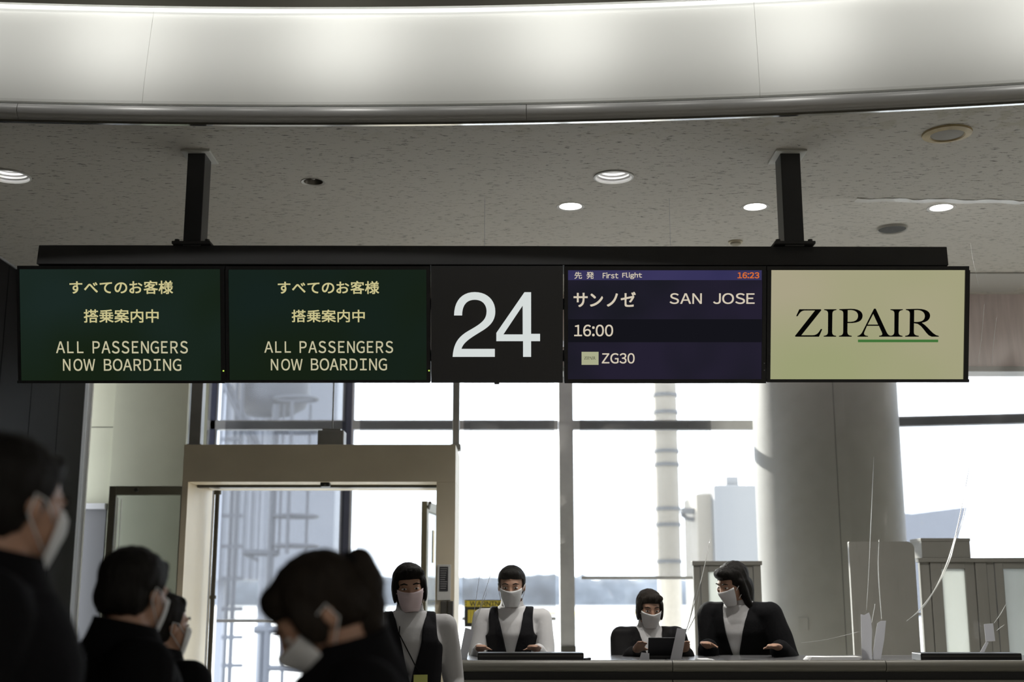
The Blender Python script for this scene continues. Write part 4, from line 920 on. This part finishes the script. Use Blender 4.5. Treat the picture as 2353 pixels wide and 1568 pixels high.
def person(label, X, Y, H, face, head=(0, 0, 0), lean=0, hands=None, top='coat', shirt=SHIRT, hair='short', hm=HAIR, mask=MASK, group=None, card=False, vox=.010, coatmat=None, trous=TROU, drop=0):
    s = H/1.7; r = thing('person', label, 'person', (X, Y, 0), group)
    # --- pose helpers in body space: forward is -Y
    piv = Vector((0, 0, .95)); RL = Matrix.Rotation(lean, 3, 'X')
    def U(p): p = Vector(p); return piv+RL @ (p-piv) if p.z > .9 else p
    HB = U((0, .012, 1.475)); HC0 = U((0, -.005, 1.582)); 
    RH = Matrix.Rotation(head[2], 3, 'Y') @ Matrix.Rotation(head[1], 3, 'Z') @ Matrix.Rotation(head[0], 3, 'X')
    piv2 = U((0, .015, 1.50))
    def Hd(p): return piv2+RH @ (Vector(p)+Vector((0, -.02, .082)))
    def fin(me): 
        me.transform(Matrix.Translation((X, Y, 0)) @ Matrix.Rotation(face, 4, 'Z') @ Matrix.Scale(s, 4)); return me
    def arm(side, tgt, grow=0, hand=True, mb=None, upto=1.0):
        sh = U((.185*side, .01, 1.385)); w_ = Vector(tgt); L1, L2 = .29, .25; d = w_-sh; D_ = min(d.length, L1+L2-.004); dn = d.normalized(); w_ = sh+dn*D_
        a = (L1*L1-L2*L2+D_*D_)/(2*D_); h = math.sqrt(max(0, L1*L1-a*a)); hint = Vector((.22*side, .6, -.8)); hint = (hint-dn*hint.dot(dn)).normalized(); el = sh+dn*a+hint*h
        mb.caps(sh, el, .050+grow, .040+grow); mb.caps(el, sh.lerp(el, 1).lerp(w_, upto), .040+grow, .028+grow*1.1)
        if hand:
            f = (w_-el).normalized(); f = (f+Vector((0, -.2, -.1))).normalized(); sd = Vector((side, 0, 0)); sd = (sd-f*sd.dot(f)).normalized(); nn = f.cross(sd)*side
            pc = w_+f*.05; R_ = Matrix((sd, nn, f)).transposed(); mb.ell(pc, (.040, .016, .052), R_)
            for i, (o_, l_) in enumerate(((-.03, .068), (-.010, .078), (.010, .072), (.028, .056))):
                b0 = w_+f*.092+sd*(-o_)*1; c1 = b0+f*l_*.5-nn*.006; c2 = b0+f*l_*.9-nn*.022; mb.caps(b0-f*.03, c1, .0095, .0085, 8); mb.caps(c1, c2, .0085, .007, 8)
            t0 = w_+f*.03-sd*.03; t1_ = t0+f*.03-sd*.028-nn*.01; mb.caps(t0, t1_, .012, .010, 8); mb.caps(t1_, t1_+f*.03-sd*.005-nn*.012, .010, .008, 8)
        return el, w_
    if hands is None: hands = ((-.27, .02, .80), (.27, .02, .80))
    TOR = [(.86, 0, .150, .105), (.92, 0, .165, .112), (1.0, 0, .155, .105), (1.08, 0, .138, .098), (1.2, -.005, .152, .108), (1.31, -.005, .165, .112), (1.38, .005, .150, .095), (1.43, .012, .095, .072), (1.47, .014, .062, .060), (1.50, .010, .056, .058)]
    def torso(mb, gx=0, gy=0, z0=.86, z1=1.6, flare=0):
        rg = []
        for z, cy_, rx_, ry_ in TOR:
            if z < z0 or z > z1: continue
            fl = flare*max(0, 1.1-z)
            rg.append([U((0+(rx_+gx+fl)*math.cos(t), cy_+(ry_+gy+fl)*math.sin(t), z)) for t in [2*math.pi*i/24 for i in range(24)]])
        mb.rings(rg)
        for sd in (-1, 1): mb.caps(U((.09*sd, .01, 1.385)), U((.178*sd, .01, 1.385)), .052+gx*.9, .050+gx*.9)
    # --- body
    b = MB(); torso(b); b.caps(U((0, .018, 1.42)), piv2+RH @ Vector((0, .005, .03)), .058, .054)
    for sd in (-1, 1):
        b.caps((.085*sd, 0, .90), (.095*sd, -.012, .50), .088, .056); b.caps((.095*sd, -.012, .50), (.10*sd, .012, .10), .054, .036); b.caps((.10*sd, .02, .045), (.105*sd, -.13, .035), .040, .034)
        arm(sd, hands[(sd+1)//2], 0, True, b)
    R_ = RH
    for c_, rad in (((0, .012, .035), (.076, .096, .083)), ((0, -.03, -.02), (.064, .062, .085)), ((0, -.035, -.062), (.050, .052, .050)), ((0, -.066, -.096), (.024, .020, .019)), ((0, -.088, -.060), (.023, .010, .010)), ((0, -.082, .026), (.052, .012, .010)), ((.080, .008, -.008), (.009, .017, .027)), ((-.080, .008, -.008), (.009, .017, .027)), ((.04, -.07, -.02), (.02, .018, .02)), ((-.04, -.07, -.02), (.02, .018, .02))): b.ell(Hd(c_), rad, R_)
    b.caps(Hd((0, -.088, .012)), Hd((0, -.108, -.028)), .008, .013, 8)
    me = fin(remesh(b, vox, 'body', 5)); obj('body', me, SKIN, r, smooth='all')
    for sd in (-1, 1):
        e = MB().ell(Hd((.031*sd, -.082, .004)), (.015, .008, .0052), R_); m1 = mesh_of('eye', e); obj('eye', fin(m1), EYEW, r, smooth='all')
        e = MB().ell(Hd((.031*sd, -.088, .004)), (.0055, .004, .0052), R_); obj('iris', fin(mesh_of('iris', e)), IRIS, r, smooth='all')
        e = MB().tube([Hd((.014*sd, -.094, .026)), Hd((.032*sd, -.093, .032)), Hd((.052*sd, -.082, .026))], [.0025, .004, .002], 6); obj('eyebrow', fin(mesh_of('eyebrow', e)), hm, r, smooth='all')
    # --- mask
    rows = []
    for i in range(13):
        v = i/12; z = -.012-.100*v; row = []
        for j in range(21):
            t = math.radians(-72+144*j/20); tw = 1-.42*v*v
            rx_ = .070*tw; ry_ = .074*(1-.22*v*v)+.016*math.exp(-((v-.15)/.3)**2)*math.exp(-(t/.35)**2)
            row.append(Hd((rx_*math.sin(t), -.034-ry_*math.cos(t)+.010*v, z+.02*(1-math.cos(t))*(1-1.6*v)-.0)))
        rows.append(row)
    mk = mesh_of('mask', MB().rings(rows, False, False)); mo = obj('face_mask', fin(mk), mask, r, smooth='all', solid=.003)
    for sd in (-1, 1):
        e = MB().tube([Hd((.069*sd, -.045, -.022)), Hd((.082*sd, -.01, .012)), Hd((.086*sd, .016, .018)), Hd((.083*sd, .022, -.02)), Hd((.066*sd, -.035, -.075))], .0018, 6); obj('ear_loop', fin(mesh_of('loop', e)), mask, mo and r, smooth='all')
    # --- hair
    h = MB(); h.ell(Hd((0, .020, .042)), (.087, .104, .089), R_)
    if hair == 'short':
        h.ell(Hd((0, .05, -.01)), (.078, .074, .07), R_); h.ell(Hd((0, -.042, .084)), (.060, .042, .030), R_); zc, yc, zs_ = .055, -.02, -.055
    if hair == 'bob' or hair == 'parted':
        h.ell(Hd((0, .04, -.02)), (.085, .08, .085), R_); h.ell(Hd((.02, -.052, .080)), (.060, .038, .032), R_); h.ell(Hd((.078, -.005, -.005)), (.014, .045, .07), R_); h.ell(Hd((-.078, -.005, -.005)), (.014, .045, .07), R_); zc, yc, zs_ = .052, -.052, -.2
    if hair == 'pony':
        h.ell(Hd((0, .05, .0)), (.080, .075, .075), R_); h.ell(Hd((-.01, -.052, .076)), (.058, .036, .038), R_); h.ell(Hd((.07, -.03, .01)), (.018, .035, .055), R_); h.ell(Hd((-.07, -.03, .01)), (.018, .035, .055), R_)
        zc, yc, zs_ = .045, -.045, -.2
    if hair == 'long':
        h.ell(Hd((0, .05, -.05)), (.088, .070, .11), R_); h.ell(Hd((0, -.055, .082)), (.064, .045, .036), R_)
        for sd in (-1, 1): h.caps(Hd((.074*sd, .0, .02)), Hd((.085*sd, .02, -.19)), .026, .022)
        h.caps(Hd((0, .07, -.04)), U((0, .105, 1.33)), .070, .050); zc, yc, zs_ = .050, -.050, -1
    hmesh = remesh(h, .008, 'hair', 3)
    inv = RH.transposed()
    def loc_(p): return inv @ (p-piv2)-Vector((0, -.02, .082))
    def pr(p):
        q = loc_(p)
        return (q.y < yc and q.z < zc and abs(q.x) < .073) or (hair == 'short' and q.z < -.02 and q.y < .0) or (hair in ('pony', 'short') and q.z < -.062 and q.y < .13)
    cutfaces(hmesh, pr)
    for v in hmesh.vertices:
        q = loc_(v.co); d_ = mnoise.noise(Vector((q.x*70, q.y*70, q.z*14)))*.004; v.co += (v.co-Hd((0, .02, .0))).normalized()*d_
    ho = obj('hair', fin(hmesh), hm, r, smooth='all', solid=.002)
    if hair == 'pony':
        t = MB(); A0 = Hd((0, .108, .045)); P_ = [A0+Vector(q) for q in ((0, 0, 0), (0, .028, .008), (0, .042, -.04), (0, .045, -.12), (0, .035, -.20), (0, .03, -.27))]; R2 = [.024, .034, .044, .046, .038, .014]
        for i in range(5): t.caps(P_[i], P_[i+1], R2[i], R2[i+1])
        tm_ = remesh(t, .008, 'tail', 4)
        for v in tm_.vertices: v.co += Vector((1, 1, 0))*mnoise.noise(v.co*60)*.003
        obj('ponytail', fin(tm_), hm, r, smooth='all'); obj('hair_tie', fin(mesh_of('tie', MB().tube([A0, A0+Vector((0, .018, .004))], .030, 14))), COAT, r, smooth='all')
    # --- clothes
    def garment(name, m, grow, arms=True, z0=.86, z1=1.49, flare=0, cut=None, sol=.006, gy=None, upto=.93):
        g = MB(); torso(g, grow, grow if gy is None else gy, z0, z1, flare)
        if arms:
            for sd in (-1, 1): arm(sd, hands[(sd+1)//2], grow, False, g, upto)
        m_ = remesh(g, vox, name, 4)
        if cut: cutfaces(m_, cut)
        for v in m_.vertices: v.co += Vector((mnoise.noise(v.co*9), mnoise.noise(v.co*9+Vector((5, 0, 0))), 0))*.006
        return obj(name, fin(m_), m, r, smooth='all', solid=sol)
    invL = RL.transposed()
    def und(p): return piv+invL @ (p-piv) if p.z > .9 else p
    def neckcut(p): q = und(p); return q.z > 1.462
    tz = MB(); rg = []
    tz.rings([[Vector(((rx_)*math.cos(t), ry_*math.sin(t), z)) for t in [2*math.pi*i/20 for i in range(20)]] for z, rx_, ry_ in ((.84, .172, .12), (.9, .178, .122), (1.02, .162, .112))])
    for sd in (-1, 1): tz.caps((.088*sd, 0, .88), (.096*sd, -.012, .50), .098, .070); tz.caps((.096*sd, -.012, .50), (.10*sd, .012, .11), .070, .055)
    obj('trousers', fin(remesh(tz, .014, 'trousers', 4)), trous, r, smooth='all')
    for sd in (-1, 1):
        q = MB().ell((.10*sd, .02, .05), (.048, .06, .05)).ell((.103*sd, -.09, .036), (.046, .10, .036)).box(.10*sd-.04, .10*sd+.04, -.17, .07, 0, .014); obj('shoe', fin(remesh(q, .012, 'shoe', 3)), SHOE, r, smooth='all')
    if top == 'coat':
        garment('coat', coatmat or COAT, .034, z0=.86, z1=1.46, flare=.15, cut=lambda p: und(p).z > 1.475, sol=.01)
        c_ = MB(); rg = []
        for z, q in ((1.40, .125), (1.45, .098), (1.49, .082), (1.505, .078)): rg.append([U((q*1.1*math.cos(t), .012+q*math.sin(t), z+.018*math.sin(t))) for t in [2*math.pi*i/24 for i in range(24)]])
        c_.rings(rg, False); obj('collar', fin(mesh_of('collar', c_)), coatmat or COAT, r, smooth='all', solid=.012)
    else:
        garment('shirt', shirt, .012, z1=1.47, cut=neckcut)
        rg = []
        for z, q in ((1.445, .078), (1.475, .066), (1.50, .062)): rg.append([U((q*1.05*math.cos(t), .012+q*math.sin(t), z+.014*math.sin(t))) for t in [math.radians(-80+340*i/24) for i in range(25)]])
        obj('shirt_collar', fin(mesh_of('c', MB().rings(rg, False, False))), shirt, r, smooth='all', solid=.004)
        def vcut(p):
            q = und(p); wv = max(0, (q.z-1.10))*.24
            if q.y < .02 and abs(q.x) < wv: return True
            if q.z > 1.462: return True
            if top == 'vest' and (abs(q.x) > .165 or (abs(q.x) > .135 and q.z > 1.30)): return True
            return False
        garment('vest' if top == 'vest' else 'jacket', VEST if top == 'vest' else JACK, .026 if top == 'vest' else .028, arms=(top != 'vest'), z0=.86, z1=1.45, cut=vcut, sol=.004, upto=.86)
        # buttons
        for z in (1.06, .99): e = MB().ell(U((.0, -.134-(0.004 if top != 'vest' else 0), z)), (.009, .004, .009)); obj('button', fin(mesh_of('b', e)), M['steel_dark'], r, smooth='all')
    if card:
        ca = MB(); c0 = U((.05, -.147, 1.10)); ca.box(c0.x-.035, c0.x+.035, c0.y-.004, c0.y, c0.z-.05, c0.z+.05); obj('id_card', fin(mesh_of('card', ca)), CARD, r, label='yellow green identity card')
        st_ = MB().tube([U((-.05, -.03, 1.45)), U((-.06, -.13, 1.35)), U((.02, -.148, 1.20)), U((.05, -.148, 1.15))], .003, 6); obj('lanyard', fin(mesh_of('l', st_)), JACK, r, smooth='all')
    return r
def px_x(px, py, Y): return aty(px, py, Y).x
rad = math.radians
def toplevel(py, Y): return aty(1176, py, Y).z
# staff behind and beside the counter
GS = 'gate staff'
Yd = 6.45; person('masked clerk in dark vest standing before the gate frame, card on the chest', px_x(942, 1400, Yd), Yd, toplevel(1298, Yd), rad(8), (rad(6), 0, rad(-4)), 0, ((-.24, -.10, .92), (.24, -.10, .92)), 'vest', SHIRTG, 'parted', HAIR, MASKP, GS, card=True)
Ye = 7.85; person('clerk in a dark vest and white sleeves behind the counter, before the warning sign', px_x(1178, 1400, Ye), Ye, toplevel(1318, Ye)+.04, rad(-4), (rad(8), 0, 0), rad(8), ((-.17, -.36, 1.208), (.17, -.36, 1.208)), 'vest', SHIRT, 'short', HAIR, MASK, GS)
Yf = 7.75; person('smallest masked clerk in a black jacket behind the laptop', px_x(1488, 1430, Yf), Yf, toplevel(1368, Yf)+.03, rad(6), (rad(12), 0, 0), rad(5), ((-.16, -.36, 1.31), (.16, -.36, 1.31)), 'jacket', SHIRT, 'bob', HAIRB, MASK, GS)
Yg = 7.8; person('long haired clerk in a black jacket leaning over the counter, looking aside', px_x(1712, 1430, Yg), Yg, toplevel(1322, Yg)+.09, rad(-28), (rad(22), rad(-28), rad(4)), rad(14), ((-.10, -.40, 1.198), (.30, -.34, 1.195)), 'jacket', SHIRT, 'long', HAIR, MASK, GS)
# passengers in the foreground
GP = 'passengers in the foreground'
Ya = 2.35; person('tall passenger in a black coat at the left edge, seen from behind', px_x(8, 1200, Ya), Ya, toplevel(1008, Ya), rad(106), (rad(8), rad(42), 0), 0, None, 'coat', hair='short', group=GP)
Yb = 3.3; person('dark haired passenger in a black coat, between the tall passenger and the ponytail', px_x(302, 1380, Yb), Yb, toplevel(1264, Yb), rad(120), (rad(10), rad(35), 0), 0, None, 'coat', hair='short', group=GP)
Yh = 4.15; person('short passenger in a dark coat half hidden, beside the steel gate pillar', px_x(372, 1430, Yh), Yh, toplevel(1366, Yh), rad(140), (0, 0, 0), 0, None, 'coat', hair='short', group=GP)
Yc = 2.55; person('passenger with a dark ponytail and white mask bending the head down', px_x(822, 1430, Yc), Yc, toplevel(1262, Yc)+.01, rad(-74), (rad(40), 0, 0), rad(3), None, 'coat', hair='pony', hm=HAIRB, group=GP)
